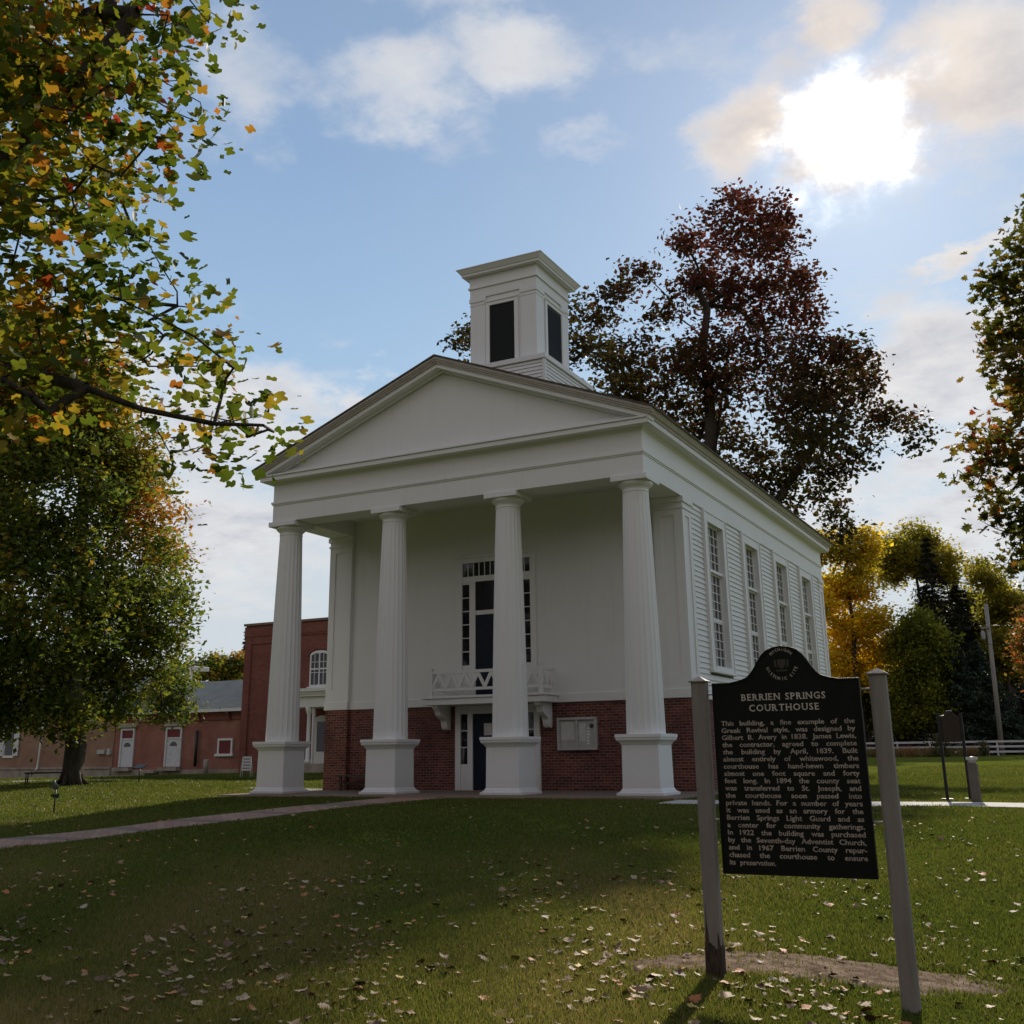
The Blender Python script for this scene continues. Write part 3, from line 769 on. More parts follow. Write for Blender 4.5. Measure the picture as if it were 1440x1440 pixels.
# crest: ring of letters round a shallow disc
cz = 1.585; cxm = SX+0.535
m = MB(); v = [(cxm+0.088*math.cos(a), SY-0.0205, cz+0.088*math.sin(a)) for a in [2*math.pi*k/40 for k in range(40)]]; v2 = [(x, SY-0.015, z) for x, y, z in v]
m.add(v+v2, [tuple(range(40))[::-1]]+[(k, (k+1) % 40, 40+(k+1) % 40, 40+k) for k in range(40)]); m.build('seal', IRON, MK, 0.001)
m = MB()
sh = [(-0.03,0.03),(0.03,0.03),(0.03,-0.005),(0.018,-0.028),(0,-0.038),(-0.018,-0.028),(-0.03,-0.005)]
m.prism([(cxm+a, cz+b) for a, b in sh][::-1], 1, SY-0.024, SY-0.02)
for s in (-1, 1): m.prism([(cxm+s*a, cz+b) for a, b in ((0.034,-0.03),(0.042,0.03),(0.055,0.02),(0.05,-0.02))][::s], 1, SY-0.0235, SY-0.02)
m.box(cxm-0.04, cxm+0.04, SY-0.0235, SY-0.02, cz-0.055, cz-0.045)
m.build('seal_relief', solid('dull_seal_bronze', (0.06, 0.05, 0.04), 0.5), MK)
m = MB()
def arc(s, r, a0, a1, size, top):
    n = len(s)
    for k, ch in enumerate(s):
        if ch == ' ': continue
        a = math.radians(a0+(a1-a0)*k/(n-1)); vf = text_mesh(ch, size, 0.0005); w = width(vf); rot = a-math.pi/2 if top else a+math.pi/2
        ca, sa = math.cos(rot), math.sin(rot); ox = -(w[0]+w[1])/2
        rr = r
        put(m, vf, cxm+rr*math.cos(a)+ox*ca, cz+rr*math.sin(a)+ox*sa, rot=rot)
arc('MICHIGAN', 0.086, 138, 42, 0.030, True) if False else arc('MICHIGAN', 0.092, 134, 46, 0.030, True)
arc('HISTORIC SITE', 0.118, 198, 342, 0.032, False)
m.build('crest_lettering', LETTER2, MK)
# rods and posts
m = MB()
for z in (1.385, 0.50):
    m.tube([(SX-0.09, SY, z), (SX+0.01, SY, z)], 0.007, 6); m.tube([(SX+1.06, SY, z), (SX+1.19, SY, z)], 0.007, 6)
build_each(m, 'mounting_rod', ALU, MK)
def marker_post(x, y, ztop, lab=None):
    g = T(x, y)-0.15; h = 0.057; c = 0.021
    oc = [(h, -h+c), (h, h-c), (h-c, h), (-h+c, h), (-h, h-c), (-h, -h+c), (-h+c, -h), (h-c, -h)]
    P = MB().prism([(x+a, y+b) for a, b in oc], 2, g, ztop-0.045).build('post', GREYPOST, MK, 0.003)
    m = MB(); e = 0.068
    m.box(x-e, x+e, y-e, y+e, ztop-0.045, ztop-0.037); m.frust((x-e, x+e, y-e, y+e), (x-0.003, x+0.003, y-0.003, y+0.003), ztop-0.037, ztop)
    m.build('cap', GREYPOST, P)
    return P
pl = marker_post(6.715, -17.19, 1.52); pr_ = marker_post(8.00, -17.15, 1.525)
g = T(6.715, -17.19)
m = MB(); V = []; F = []; n = 22; rows = 9
for i in range(rows):
    z = g-0.05+0.27*i/(rows-1); 
    for k in range(n):
        a = 2*math.pi*k/n; face = max(abs(math.cos(a)), abs(math.sin(a))); r = min(0.0595/face, 0.072)
        j = 0.002+0.016*(1-i/(rows-1))*abs(math.sin(k*2.9)+0.5*math.sin(k*5.1+i)); 
        if i == rows-1: z2 = z+0.06*math.sin(k*1.7)+0.05*math.sin(k*3.1); r -= 0.006
        else: z2 = z
        V.append((6.715+(r+j*0.6)*math.cos(a), -17.19+(r+j*0.6)*math.sin(a), z2))
for i in range(rows-1):
    for k in range(n): F.append((i*n+k, i*n+(k+1) % n, (i+1)*n+(k+1) % n, (i+1)*n+k))
m.add(V, F)
# split running up the left front corner
yy = -17.19-0.0585
m.prism([(6.672, g+0.10), (6.700, g+0.10), (6.694, g+0.26), (6.684, g+0.36), (6.680, g+0.50), (6.677, g+0.36), (6.668, g+0.24)][::-1], 1, yy, yy+0.01)
m.build('rot_patch', ROTWOOD, pl)

# ------------------------------------------------------------------ small marker and bollard on the right
sm = empty('small_marker', (6.55, 0.3, T(6.55, 0.3)), 'small dark brown marker on two thin black posts beyond the pale walk', 'sign')
for x, y in ((6.36, 0.12), (6.78, 0.42)):
    P = MB().box(x-0.03, x+0.03, y-0.03, y+0.03, T(x, y)-0.1, 1.72).box(x-0.12, x+0.12, y-0.12, y+0.12, T(x, y)-0.02, T(x, y)+0.03).build('post', DARKMETAL, sm, 0.004)
def lerp2(t): return (6.36+0.42*t, 0.12+0.30*t)
m = MB(); prof = [(0.10, 1.12), (0.90, 1.12), (0.90, 1.66), (0.72, 1.68), (0.62, 1.75), (0.5, 1.77), (0.38, 1.75), (0.28, 1.68), (0.10, 1.66)]
nv = Vector((-0.30, 0.42, 0)).normalized()*0.02; V = []
for s in (-1, 1):
    for t, z in prof: x, y = lerp2(t); V.append((x+s*nv.x, y+s*nv.y, z))
k = len(prof); m.add(V, [tuple(range(k)), tuple(range(k, 2*k))[::-1]]+[(i, k+i, k+(i+1) % k, (i+1) % k) for i in range(k)])
m.build('panel', solid('brown_marker_enamel', (0.035, 0.022, 0.014), 0.35), sm, 0.003)
m = MB(); x, y = lerp2(0.38); m.tube([(x, y, 1.765), (*lerp2(0.62), 1.765)], 0.012, 6); m.build('crest_highlight', ALU, sm)  # pale tube standing in for sunlight catching the top of the crest
bo = MB(); bx, by = 7.03, -1.02; g = T(bx, by)
bo.lathe((bx, by), [(0.10, g-0.05), (0.10, g+0.74)], 8, smooth=False)
B_ = bo.build('bollard', BOLLARD, bevel=0.004); tag(B_, 'squat brown grey bollard with pale cap standing at the edge of the walk', 'bollard')
MB().lathe((bx, by), [(0.075, g+0.74), (0.075, g+0.80), (0.11, g+0.805), (0.115, g+0.86), (0.02, g+0.875)], 16).build('cap', ALU, B_)

# ------------------------------------------------------------------ white fence behind
fn = empty('board_fence', (0, 69, T(0, 69)), 'long pale three-rail board fence across the back of the lawn', 'fence')
FW = mottled('fence_white', (0.50, 0.48, 0.50), (0.66, 0.64, 0.66), 2, 0.7, 0.1)
def fz(x): return float(terr(x, 69+0.08*x))
px = -22.0
m = MB(); xs = []
while px < 26: xs.append(px); px += 2.44
for a, b in zip(xs[:-1], xs[1:]):
    for zz in (0.22, 0.60, 0.98):
        za, zb = fz(a)+zz, fz(b)+zz; ya, yb = 69+0.08*a-0.07, 69+0.08*b-0.07
        m.add([(a,ya,za),(b,yb,zb),(b,yb,zb+0.15),(a,ya,za+0.15),(a,ya+0.03,za),(b,yb+0.03,zb),(b,yb+0.03,zb+0.15),(a,ya+0.03,za+0.15)], [(0,1,2,3),(5,4,7,6),(3,2,6,7),(1,0,4,5)])
m.build('rail', FW, fn)
post0 = None
for x in xs:
    if post0 is None:
        post0 = MB().box(-0.06, 0.06, -0.04, 0.08, 0, 1.2).build('post', FW, None)
        post0.data.transform(Matrix.Translation(post0.location)); post0.location = (0,0,0); po = post0
    else: po = post0.copy(); COL.objects.link(po)
    po.parent = fn; po.location = (x-0, 69+0.08*x-69, fz(x)-0.05-fn.location.z)

# utility pole
PX, PY = 2.45, 72.4
up = MB().tube([(PX, PY, 0.3), (PX+0.25, PY, 12.5)], [0.21, 0.15], 10)
U_ = up.build('utility_pole', GREYWOOD); tag(U_, 'tall grey wooden utility pole rising behind the board fence', 'utility pole')
MB().box(PX-0.35, PX+0.35, PY-0.25, PY-0.15, 10.5, 10.62).build('crossarm', GREYWOOD, U_)
MB().lathe((PX-0.25, PY-0.2), [(0.14, 9.6), (0.17, 9.7), (0.17, 10.2), (0.08, 10.3)], 12).build('transformer', solid('grey_transformer', (0.3, 0.3, 0.3)), U_)
for x in (PX-0.3, PX+0.3): MB().lathe((x, PY-0.2), [(0.03, 10.62), (0.05, 10.7), (0.02, 10.78)], 8).build('insulator', ALU, U_)
wm = MB()
for z0, dx in ((10.78, PX-0.3), (10.78, PX+0.3), (9.2, PX+0.1)):
    pts = []
    for k in range(13): t = k/12; pts.append((dx+42*t, PY-0.2+16*t, z0-1.6*4*t*(1-t)*0.5+0.8*t))
    wm.tube(pts, 0.014, 4)
tag(wm.build('power_lines', DARKMETAL), 'thin dark wires running right from the utility pole', 'wires')

# ------------------------------------------------------------------ brick buildings on the left
def gable_roof(m, x0, x1, y0, y1, ze, zr, th=0.12, ov=0.35):
    ym = (y0+y1)/2; s = (zr-ze)/(ym-y0)
    a = [(y0-ov, ze-ov*s), (ym, zr), (ym, zr+th), (y0-ov, ze-ov*s+th)]; m.prism(a, 0, x0-ov, x1+0.0)
    b = [(ym, zr), (y1+ov, ze-ov*s), (y1+ov, ze-ov*s+th), (ym, zr+th)]; m.prism(b, 0, x0-ov, x1+0.0)
AN = empty('brick_annex', (-43, 28.5, 0.2), 'low painted red brick wing with grey roof and two white doors beyond the lawn', 'building')
MB().box(-48.6, -37.55, 28.5, 36.5, -0.8, 3.85).prism([(28.6, 3.8), (36.4, 3.8), (32.5, 5.75)], 0, -48.5, -37.6).build('wall', STUCCO_RED, AN)
m = MB().box(-48.6, -37.55, 28.42, 28.5, 3.30, 3.62).box(-48.6, -37.55, 28.36, 28.5, 3.62, 3.86)
m.build('brick_frieze', BRICK_FAR, AN)
MB().box(-48.62, -37.55, 28.38, 28.5, -0.8, 0.32).build('stone_base', STONE, AN)
m = MB(); gable_roof(m, -48.6, -37.5, 28.5, 36.5, 3.98, 5.95); m.build('roof', SLATE, AN)
MB().box(-48.9, -37.5, 28.08, 28.16, 3.80, 3.98).build('gutter', WHITE, AN)
for x in (-47.6, -45.5, -43.0, -41.2, -38.7):
    MB().prism([(28.36, 3.2), (28.36, 3.82), (28.12, 3.82), (28.12, 3.7), (28.3, 3.4)], 0, x-0.07, x+0.07).build('bracket', BRICK_FAR, AN)
def annex_door(x0, x1):
    d = MB().box(x0, x0+0.13, 28.40, 28.6, 0.5, 2.95).box(x1-0.13, x1, 28.40, 28.6, 0.5, 2.95).box(x0+0.13, x1-0.13, 28.40, 28.6, 2.82, 2.95).box(x0+0.13, x1-0.13, 28.42, 28.6, 2.22, 2.32).build('door', SHUTTER, AN)
    MB().box(x0+0.13, x1-0.13, 28.46, 28.5, 0.5, 2.22).build('door_leaf', SHUTTER, d)
    MB().box(x0+0.13, x1-0.13, 28.46, 28.5, 2.32, 2.82).build('upper_panel', REDBOARD, d)
    xm = (x0+x1)/2; v = [(xm+0.3*math.cos(a), 1.78+0.27*math.sin(a)) for a in [math.pi*k/10 for k in range(11)]]
    MB().prism(v[::-1], 1, 28.445, 28.46).build('fan_light', GLASS, d)
    MB().box(x0-0.2, x1+0.2, 28.3, 28.5, 3.0, 3.28).build('lintel', STONE, d)
    MB().box(x0-0.1, x1+0.1, 28.0, 28.4, 0.25, 0.47).build('step', STONE, d)
annex_door(-48.0, -46.75); annex_door(-43.99, -42.6)
d = MB().box(-39.55, -38.35, 28.40, 28.6, 2.05, 2.17).box(-39.55, -39.43, 28.40, 28.6, 1.25, 2.05).box(-38.47, -38.35, 28.40, 28.6, 1.25, 2.05).box(-39.7, -38.25, 28.34, 28.6, 1.10, 1.25).build('small_window', WHITE, AN)
MB().box(-39.43, -38.47, 28.45, 28.5, 1.25, 2.05).build('board', REDBOARD, d)
MB().tube([(-41.2, 28.3, 0.5), (-41.2, 28.3, 2.7)], 0.10, 8).build('drain_pipe', DARKMETAL, AN)
tag(MB().box(-45.6, -44.3, 27.9, 28.36, 0.1, 0.30).build('stone_step', STONE, bevel=0.02), 'low pale stone step against the red wing near the right white door', 'step')
tag(MB().lathe((-40.0, 28.0), [(0.16, 0.1), (0.16, 0.85), (0.12, 0.92)], 10).build('gas_meter_post', solid('beige_pipe', (0.42, 0.38, 0.33))), 'short beige pipe post in front of the red wing below the small window', 'post')

TN = empty('tan_building', (-58, 28.5, -0.2), 'long tan painted building on a stone foundation behind the big maple', 'building')
MB().box(-72, -48.6, 28.44, 38, -1.2, 4.6).build('wall', STUCCO_TAN, TN)
MB().box(-72, -48.6, 28.3, 28.44, -1.2, 0.40).box(-72, -48.6, 28.22, 28.44, 0.40, 0.52).build('stone_base', STONE, TN)
m = MB(); gable_roof(m, -72, -48.2, 28.4, 38, 4.6, 7.0); m.build('roof', SLATE, TN)
for cx_ in (-58.75, -65.0):
    w = MB().box(cx_-0.55, cx_+0.55, 28.36, 28.5, 1.18, 1.32).box(cx_-0.5, cx_+0.5, 28.38, 28.46, 1.32, 3.4).build('window', WHITE, TN)
    MB().box(cx_-0.40, cx_+0.40, 28.36, 28.38, 1.36, 3.3).build('pane', GLASS, w)
    for s in (-1, 1):
        a, b = sorted((cx_+s*0.52, cx_+s*1.0)); MB().box(a, b, 28.33, 28.40, 1.3, 3.45).build('shutter', SHUTTER, w, 0.01)
MB().tube([(-55.2, 28.2, 4.5), (-55.35, 28.2, 2.0), (-55.45, 28.2, 0.45), (-55.7, 28.0, 0.05)], 0.07, 8).build('downspout', WHITE, TN)
tag(MB().box(-49.9, -49.2, 28.25, 28.44, 1.35, 1.62).box(-49.0, -48.7, 28.25, 28.44, 1.3, 1.68).build('meter_box', ALU), 'pale electric meter boxes on the wall left of the left white door', 'meter box')

TB = empty('brick_residence', (-31, 28.2, 0.2), 'tall flat-roofed old red brick house with white arched window behind the left columns', 'house')
MB().box(-37.5, -22.0, 28.2, 42, -0.6, 8.2).box(-37.5, -22, 28.14, 42, 8.2, 8.32).box(-37.56, -22, 28.1, 42, 8.32, 8.9).box(-37.5, -22, 28.16, 42, 8.9, 9.0).build('wall', BRICK_FAR, TB)
MB().box(-37.62, -22, 28.04, 42, 9.0, 9.14).build('coping', solid('brown_coping', (0.20, 0.13, 0.10)), TB)
m = MB()
for x in (-37.5, -33.9): m.box(x, x+0.5, 28.1, 28.2, 0.2, 8.2)
m.box(-37.0, -33.9, 28.13, 28.2, 7.85, 8.2)
build_each(m, 'brick_pier', BRICK_FAR, TB)
def arch_window(cx_, z0, z1):
    hw = 0.72
    def arch(h, zt, rise=0.28): return [(cx_-h, z0)]+[(cx_+h*math.sin(math.radians(a)), zt-rise+rise*math.cos(math.radians(a))) for a in range(-90, 91, 15)]+[(cx_+h, z0)]
    w = MB().prism(arch(hw, z1), 1, 28.12, 28.22).build('window', WHITE, TB)
    for s in (-1, 1):
        a, b = sorted((cx_+s*0.06, cx_+s*0.60))
        top = [(a, z0+0.12), (b, z0+0.12), (b, z1-0.30 if s > 0 else z1-0.18), ((a+b)/2, z1-0.17), (a, z1-0.18 if s > 0 else z1-0.30)]
        g_ = MB().prism(top[::-1], 1, 28.10, 28.12).build('pane', GLASS, w)
        mm = MB().box((a+b)/2-0.015, (a+b)/2+0.015, 28.08, 28.1, z0+0.12, z1-0.2)
        for z in (z0+0.12+0.33*(z1-z0), z0+0.12+0.62*(z1-z0)): mm.box(a, (a+b)/2-0.015, 28.08, 28.1, z-0.015, z+0.015); mm.box((a+b)/2+0.015, b, 28.08, 28.1, z-0.015, z+0.015)
        mm.box(a, b, 28.07, 28.12, z0+1.0, z0+1.08)
        mm.build('sash', WHITE, w)
    MB().box(cx_-0.85, cx_+0.85, 28.05, 28.2, z0-0.12, z0).build('sill', WHITE, w)
    v = [(cx_+0.80*math.sin(math.radians(a)), z1-0.28+0.36*math.cos(math.radians(a))) for a in range(-90, 91, 15)]
    v2 = [(cx_+1.02*math.sin(math.radians(a)), z1-0.30+0.58*math.cos(math.radians(a))) for a in range(90, -91, -15)]
    MB().prism((v+v2), 1, 28.1, 28.2).build('brick_arch', BRICK_FAR, w)
arch_window(-31.62, 5.05, 7.2); arch_window(-27.5, 5.05, 7.2)
# porch of the residence
m = MB().box(-32.4, -23, 26.0, 28.2, 3.75, 4.35).box(-32.5, -23, 25.85, 28.2, 4.35, 4.48).box(-32.7, -23, 25.7, 28.2, 4.62, 4.80).box(-32.6, -23, 25.8, 28.2, 4.48, 4.62)
PO = m.build('porch', WHITE, TB)
MB().box(-32.4, -23, 26.0, 28.2, 0.0, 0.62).build('porch_base', STONE, PO)
for x in (-32.1, -30.75, -28.6):
    MB().lathe((x, 26.2), [(0.2, 0.62), (0.2, 0.8), (0.13, 0.86), (0.11, 3.3), (0.16, 3.45), (0.22, 3.6), (0.22, 3.75)], 14).build('porch_column', WHITE, PO)
    MB().box(x+0.3, x+0.38, 26.1, 26.3, 0.62, 3.75).build('porch_post', WHITE, PO)
dd = MB().prism([(-31.9, 0.62), (-30.6, 0.62), (-30.6, 3.0)]+[(-31.25+0.65*math.cos(math.radians(a)), 3.0+0.35*math.sin(math.radians(a))) for a in range(15, 180, 15)]+[(-31.9, 3.0)], 1, 28.1, 28.2).build('arched_door', WHITE, TB)
MB().box(-31.6, -31.05, 28.07, 28.1, 1.3, 3.0).build('pane', GLASS, dd)
m = MB()
for k in range(3): m.box(-33.2, -31.9, 25.2+0.28*k, 26.0, 0.12, 0.28+0.13*k)
m.build('steps', STONE, PO)
m = MB().tube([(-32.3, 26.0, 1.55), (-33.0, 24.9, 1.0), (-33.0, 24.9, 0.1)], 0.03, 6).tube([(-32.3, 26.0, 1.55), (-32.3, 26.0, 0.6)], 0.03, 6)
m.build('handrail', WHITE, PO)

# house with flat white canopy far left, house far right
HL = empty('far_house', (-60, 48.5, 0.2), 'distant house with a flat white-edged porch roof showing above the grey annex roof', 'house')
MB().box(-72, -66.5, 47.2, 52, -0.5, 8.2).build('wall', STUCCO_TAN, HL)
MB().box(-72.5, -59.4, 46.8, 48.6, 8.35, 8.72).build('roof', SHUTTER, HL, 0.02)
for x in (-63.3, -60.1): MB().box(x, x+0.2, 46.9, 47.1, 0, 8.35).build('porch_post', WHITE, HL)
HR = empty('white_house', (8, 96, 0.5), 'pale distant house half hidden by shrubs at the right edge', 'house')
MB().box(2.6, 14, 94.5, 104, 0, 6.4).build('wall', mottled('pale_siding', (0.5, 0.48, 0.45), (0.6, 0.58, 0.55), 2, 0.8, 0), HR)
m = MB(); gable_roof(m, 2.6, 14.3, 94.5, 104, 6.4, 8.6, 0.15, 0.4); m.build('roof', SHINGLE, HR)
w = MB().box(3.6, 4.8, 94.4, 94.5, 4.3, 5.7).build('window', WHITE, HR); MB().box(3.72, 4.68, 94.36, 94.4, 4.42, 5.58).build('pane', GLASS, w)

# small things on the left lawn
sx_, sy_ = -26.79, 16.5; g = T(sx_, sy_)
st = empty('stand', (sx_, sy_, g), 'small white slatted A-frame stand on the lawn by the corner of the brick residence', 'stand')
ax = Vector((0.89, 0.46, 0)); 
def loc(a, d, z): n = Vector((0.46, -0.89, 0)); q = Vector((sx_, sy_, g))+ax*a+n*d; return (q.x, q.y, g+z)
for s in (-1, 1):
    MB().tube([loc(s*0.24, 0.22, 0), loc(s*0.19, 0.0, 0.95)], 0.022, 5).build('leg', WHITE, st); MB().tube([loc(s*0.24, -0.22, 0), loc(s*0.19, 0.0, 0.95)], 0.022, 5).build('leg', WHITE, st)
m = MB()
for k in range(5):
    z = 0.32+0.14*k; dd_ = 0.22*(1-z/0.95)+0.02; w = 0.2
    m.add([loc(-w, dd_, z), loc(w, dd_, z), loc(w, dd_-0.02, z+0.10), loc(-w, dd_-0.02, z+0.10)], [(0,1,2,3)])
    m.add([loc(-w, dd_-0.015, z), loc(w, dd_-0.015, z), loc(w, dd_-0.035, z+0.10), loc(-w, dd_-0.035, z+0.10)], [(3,2,1,0)])
m.build('slats', WHITE, st)
sx_, sy_ = -12.25, -6.83; g = T(sx_, sy_)
gs = MB().tube([(sx_, sy_, g-0.1), (sx_, sy_, g+0.56)], 0.018, 6).build('garden_stake', DARKMETAL); tag(gs, 'thin dark garden stake with a tilted bird ornament standing alone in the sunlit lawn', 'garden ornament')
m = MB(); m.add([(sx_-0.16, sy_-0.04, g+0.58), (sx_-0.02, sy_-0.06, g+0.66), (sx_+0.10, sy_, g+0.60), (sx_+0.0, sy_+0.05, g+0.53), (sx_-0.02, sy_, g+0.69), (sx_-0.05, sy_, g+0.52)], [(0,1,4),(1,2,4),(2,3,4),(3,0,4),(1,0,5),(2,1,5),(3,2,5),(0,3,5)])
m.tube([(sx_-0.02, sy_, g+0.60), (sx_-0.08, sy_, g+0.72), (sx_-0.13, sy_, g+0.74)], [0.03, 0.022, 0.01], 6); m.build('bird', solid('grey_bird', (0.12, 0.13, 0.13)), gs)
m = MB()
for k in range(9):
    a = k*0.7; m.add([(sx_, sy_, g+0.34+0.02*(k % 3)), (sx_+0.11*math.cos(a), sy_+0.11*math.sin(a), g+0.33+0.03*(k % 4)), (sx_+0.08*math.cos(a+0.6), sy_+0.08*math.sin(a+0.6), g+0.44-0.02*(k % 3)), (sx_+0.03*math.cos(a+0.3), sy_+0.03*math.sin(a+0.3), g+0.43)], [(0,1,2,3)])
m.build('leaf_cluster', solid('dark_green_metal', (0.03, 0.06, 0.03)), gs)
sx_, sy_ = -27.25, 10.22; g = T(sx_, sy_)
ps = MB().tube([(sx_, sy_, g-0.1), (sx_, sy_, g+0.62)], 0.03, 6).build('plaque_post', DARKMETAL); tag(ps, 'short dark post with a small slanted plaque near the annex doors', 'plaque post')
MB().add([(sx_-0.28, sy_-0.14, g+0.60), (sx_+0.28, sy_-0.14, g+0.60), (sx_+0.28, sy_+0.14, g+0.74), (sx_-0.28, sy_+0.14, g+0.74), (sx_-0.28, sy_-0.14, g+0.56), (sx_+0.28, sy_-0.14, g+0.56), (sx_+0.28, sy_+0.14, g+0.70), (sx_-0.28, sy_+0.14, g+0.70)], [(0,1,2,3),(7,6,5,4),(0,4,5,1),(1,5,6,2),(2,6,7,3),(3,7,4,0)]).build('plaque', DARKMETAL, ps)
bx_, by_ = -30.2, 8.0; g = T(bx_, by_)
mb = empty('metal_bench', (bx_, by_, g), 'low dark metal bench on the lawn left of the big maple trunk', 'bench')
dv = Vector((0.45, 0.89, 0)); nvv = Vector((0.89, -0.45, 0))
def q(a, d, z): p = Vector((bx_, by_, 0))+dv*a+nvv*d; return (p.x, p.y, g+z)
m = MB()
for d_ in (-0.18, -0.06, 0.06, 0.18): m.tube([q(-0.95, d_, 0.43), q(0.95, d_, 0.43)], 0.03, 5)
m.build('seat', DARKMETAL, mb)
for a in (-0.85, 0.85):
    for d_ in (-0.18, 0.18): MB().tube([q(a, d_, 0), q(a, d_, 0.43)], 0.03, 5).build('leg', DARKMETAL, mb)

# ------------------------------------------------------------------ trees
def rotmats(n, tilt=1.0):
    """random rotation matrices, z axis biased upward when tilt < 1"""
    ph = RNG.uniform(0, 2*np.pi, n); th = np.abs(RNG.normal(0, 1, n))*tilt; th = np.minimum(th, np.pi)
    z = np.stack([np.sin(th)*np.cos(ph), np.sin(th)*np.sin(ph), np.cos(th)], 1)
    a = RNG.normal(size=(n, 3)); x = a - (a*z).sum(1, keepdims=True)*z; x /= np.linalg.norm(x, axis=1, keepdims=True)
    y = np.cross(z, x); return np.stack([x, y, z], 2)      # columns

KITE = (np.array([(-0.5,0,0),(0,-0.36,0.10),(0.55,0,0),(0,0.36,0.10)]), [(0,1,2),(0,2,3)])
def lobed(kind=0):
    if kind == 0:   # three/five lobed maple-like leaf, folded along the midrib
        out = [(0,0),(0.12,-0.10),(0.02,-0.42),(0.25,-0.30),(0.40,-0.52),(0.50,-0.24),(0.78,-0.30),(0.72,-0.12),(1.0,0.0)]
    else:           # tulip-tree like, blunt
        out = [(0,0),(0.04,-0.34),(0.28,-0.46),(0.42,-0.26),(0.66,-0.44),(0.86,-0.36),(0.84,-0.12),(0.78,0.0)]
    pts = [(x-0.45, y, 0.22*abs(y)) for x, y in out]
    mir = [(x-0.45, -y, 0.22*abs(y)) for x, y in out[1:-1]][::-1]
    n = len(out); V = np.array(pts+mir)
    return V, [tuple(range(n)), (n-1,)+tuple(range(n, n+len(mir)))+(0,)]

def foliage(name, pts, tints, size, mat, parent, tmpl=KITE, tilt=1.0, jit=0.35, squash=None):
    n = len(pts); V, F = tmpl; m = len(V)
    R = rotmats(n, tilt); s = size*(1+RNG.normal(0, jit, n)).clip(0.45, 1.8)
    W = np.einsum('nij,mj->nmi', R, V)*s[:, None, None] + pts[:, None, :]
    base = (np.arange(n)*m)[:, None]; sizes1 = np.array([len(f) for f in F]); idx = np.concatenate([np.array(f) for f in F])
    loops = (base+idx[None, :]).ravel(); sizes = np.tile(sizes1, n)
    return np_mesh(name, W.reshape(-1, 3), loops, sizes, mat, parent, {'tint': np.repeat(tints, m)})

def grow(seeds, clumps, step=0.9, up=0.25, jitter=0.12):
    """seeds: list of polylines (first starts at the root). Connect every clump to the nearest node."""
    P = []; par = []
    for si, s in enumerate(seeds):
        for k, p in enumerate(s):
            if k == 0 and si > 0:
                d = [np.linalg.norm(np.array(q)-np.array(p)) for q in P]; par.append(int(np.argmin(d)))
            else: par.append(len(P)-1)
            P.append(np.array(p, float))
    par[0] = -1
    P = list(P); arr = np.zeros((len(P)+len(clumps)*14, 3)); arr[:len(P)] = np.array(P); n = len(P)
    parr = list(par)
    c = np.array(clumps); d0 = np.min(np.linalg.norm(c[:, None, :]-arr[None, :n, :], axis=2), axis=1) if len(c) else []
    tips = []
    for i in np.argsort(d0):
        q = c[i]; d = arr[:n]-q; L_ = np.linalg.norm(d, axis=1); cost = L_+0.35*np.maximum(0, arr[:n, 2]-q[2]+0.1*L_)
        j = int(np.argmin(cost)); p = arr[j]; ln = L_[j]; k = max(1, min(12, int(ln/step))); prev = j
        for t in range(1, k+1):
            f = t/k; x = p+(q-p)*f + np.array([0, 0, up*ln*0.35*math.sin(math.pi*f)*0.6])
            if t < k: x = x+RNG.normal(0, jitter*ln/k if k > 1 else 0, 3)
            if n >= len(arr): arr = np.concatenate([arr, np.zeros((500, 3))])
            arr[n] = x; parr.append(prev); prev = n; n += 1
        tips.append((prev, i))
    return arr[:n], np.array(parr), tips

def skeleton(name, arr, par, mat, parent, rtrunk, rtip=0.012, expo=0.60, nside=6, minr=0.0):
    n = len(arr); cnt = np.ones(n)
    for i in range(n-1, 0, -1):
        if par[i] >= 0 and par[i] < i: cnt[par[i]] += cnt[i]
    r = rtip*cnt**expo; k = rtrunk/r[0]; r = rtip+(r-rtip)*(rtrunk-rtip)/max(1e-6, r[0]-rtip)
    keep = [i for i in range(1, n) if r[i] > minr]
    V = np.zeros((len(keep)*2*nside, 3)); F = []
    ang = np.linspace(0, 2*np.pi, nside, endpoint=False)
    b = 0
    for i in keep:
        p, q = arr[par[i]], arr[i]; t = q-p; ln = np.linalg.norm(t)
        if ln < 1e-5: ln = 1e-5
        t = t/ln; u = np.cross(t, [0.3, 0.9, 0.2]); nu = np.linalg.norm(u)
        u = u/nu; w = np.cross(t, u); ra = min(r[par[i]], r[i]*1.35); rb = r[i]
        ringv = np.cos(ang)[:, None]*u+np.sin(ang)[:, None]*w
        V[b:b+nside] = p-t*ra*0.3+ringv*ra; V[b+nside:b+2*nside] = q+ringv*rb
        for a in range(nside): c = (a+1) % nside; F += [b+a, b+c, b+nside+c, b+nside+a]
        b += 2*nside
    return np_mesh(name, V, np.array(F), np.full(len(F)//4, 4), mat, parent, smooth=True)

def sample_blobs(blobs, density, shell=0.35):
    """clump centres in the blobs, count ~ density * r^2; returns points and blob index"""
    out = []; bi = []
    for k, (x, y, z, r) in enumerate(blobs):
        n = max(2, int(density*r*r+0.5)); v = RNG.normal(size=(n, 3)); v /= np.linalg.norm(v, axis=1, keepdims=True)
        rr = r*RNG.uniform(shell**2, 1, n)**0.45; out.append(np.array([x, y, z])+v*rr[:, None]*np.array([1, 1, 0.92])); bi += [k]*n
    return np.concatenate(out), np.array(bi)

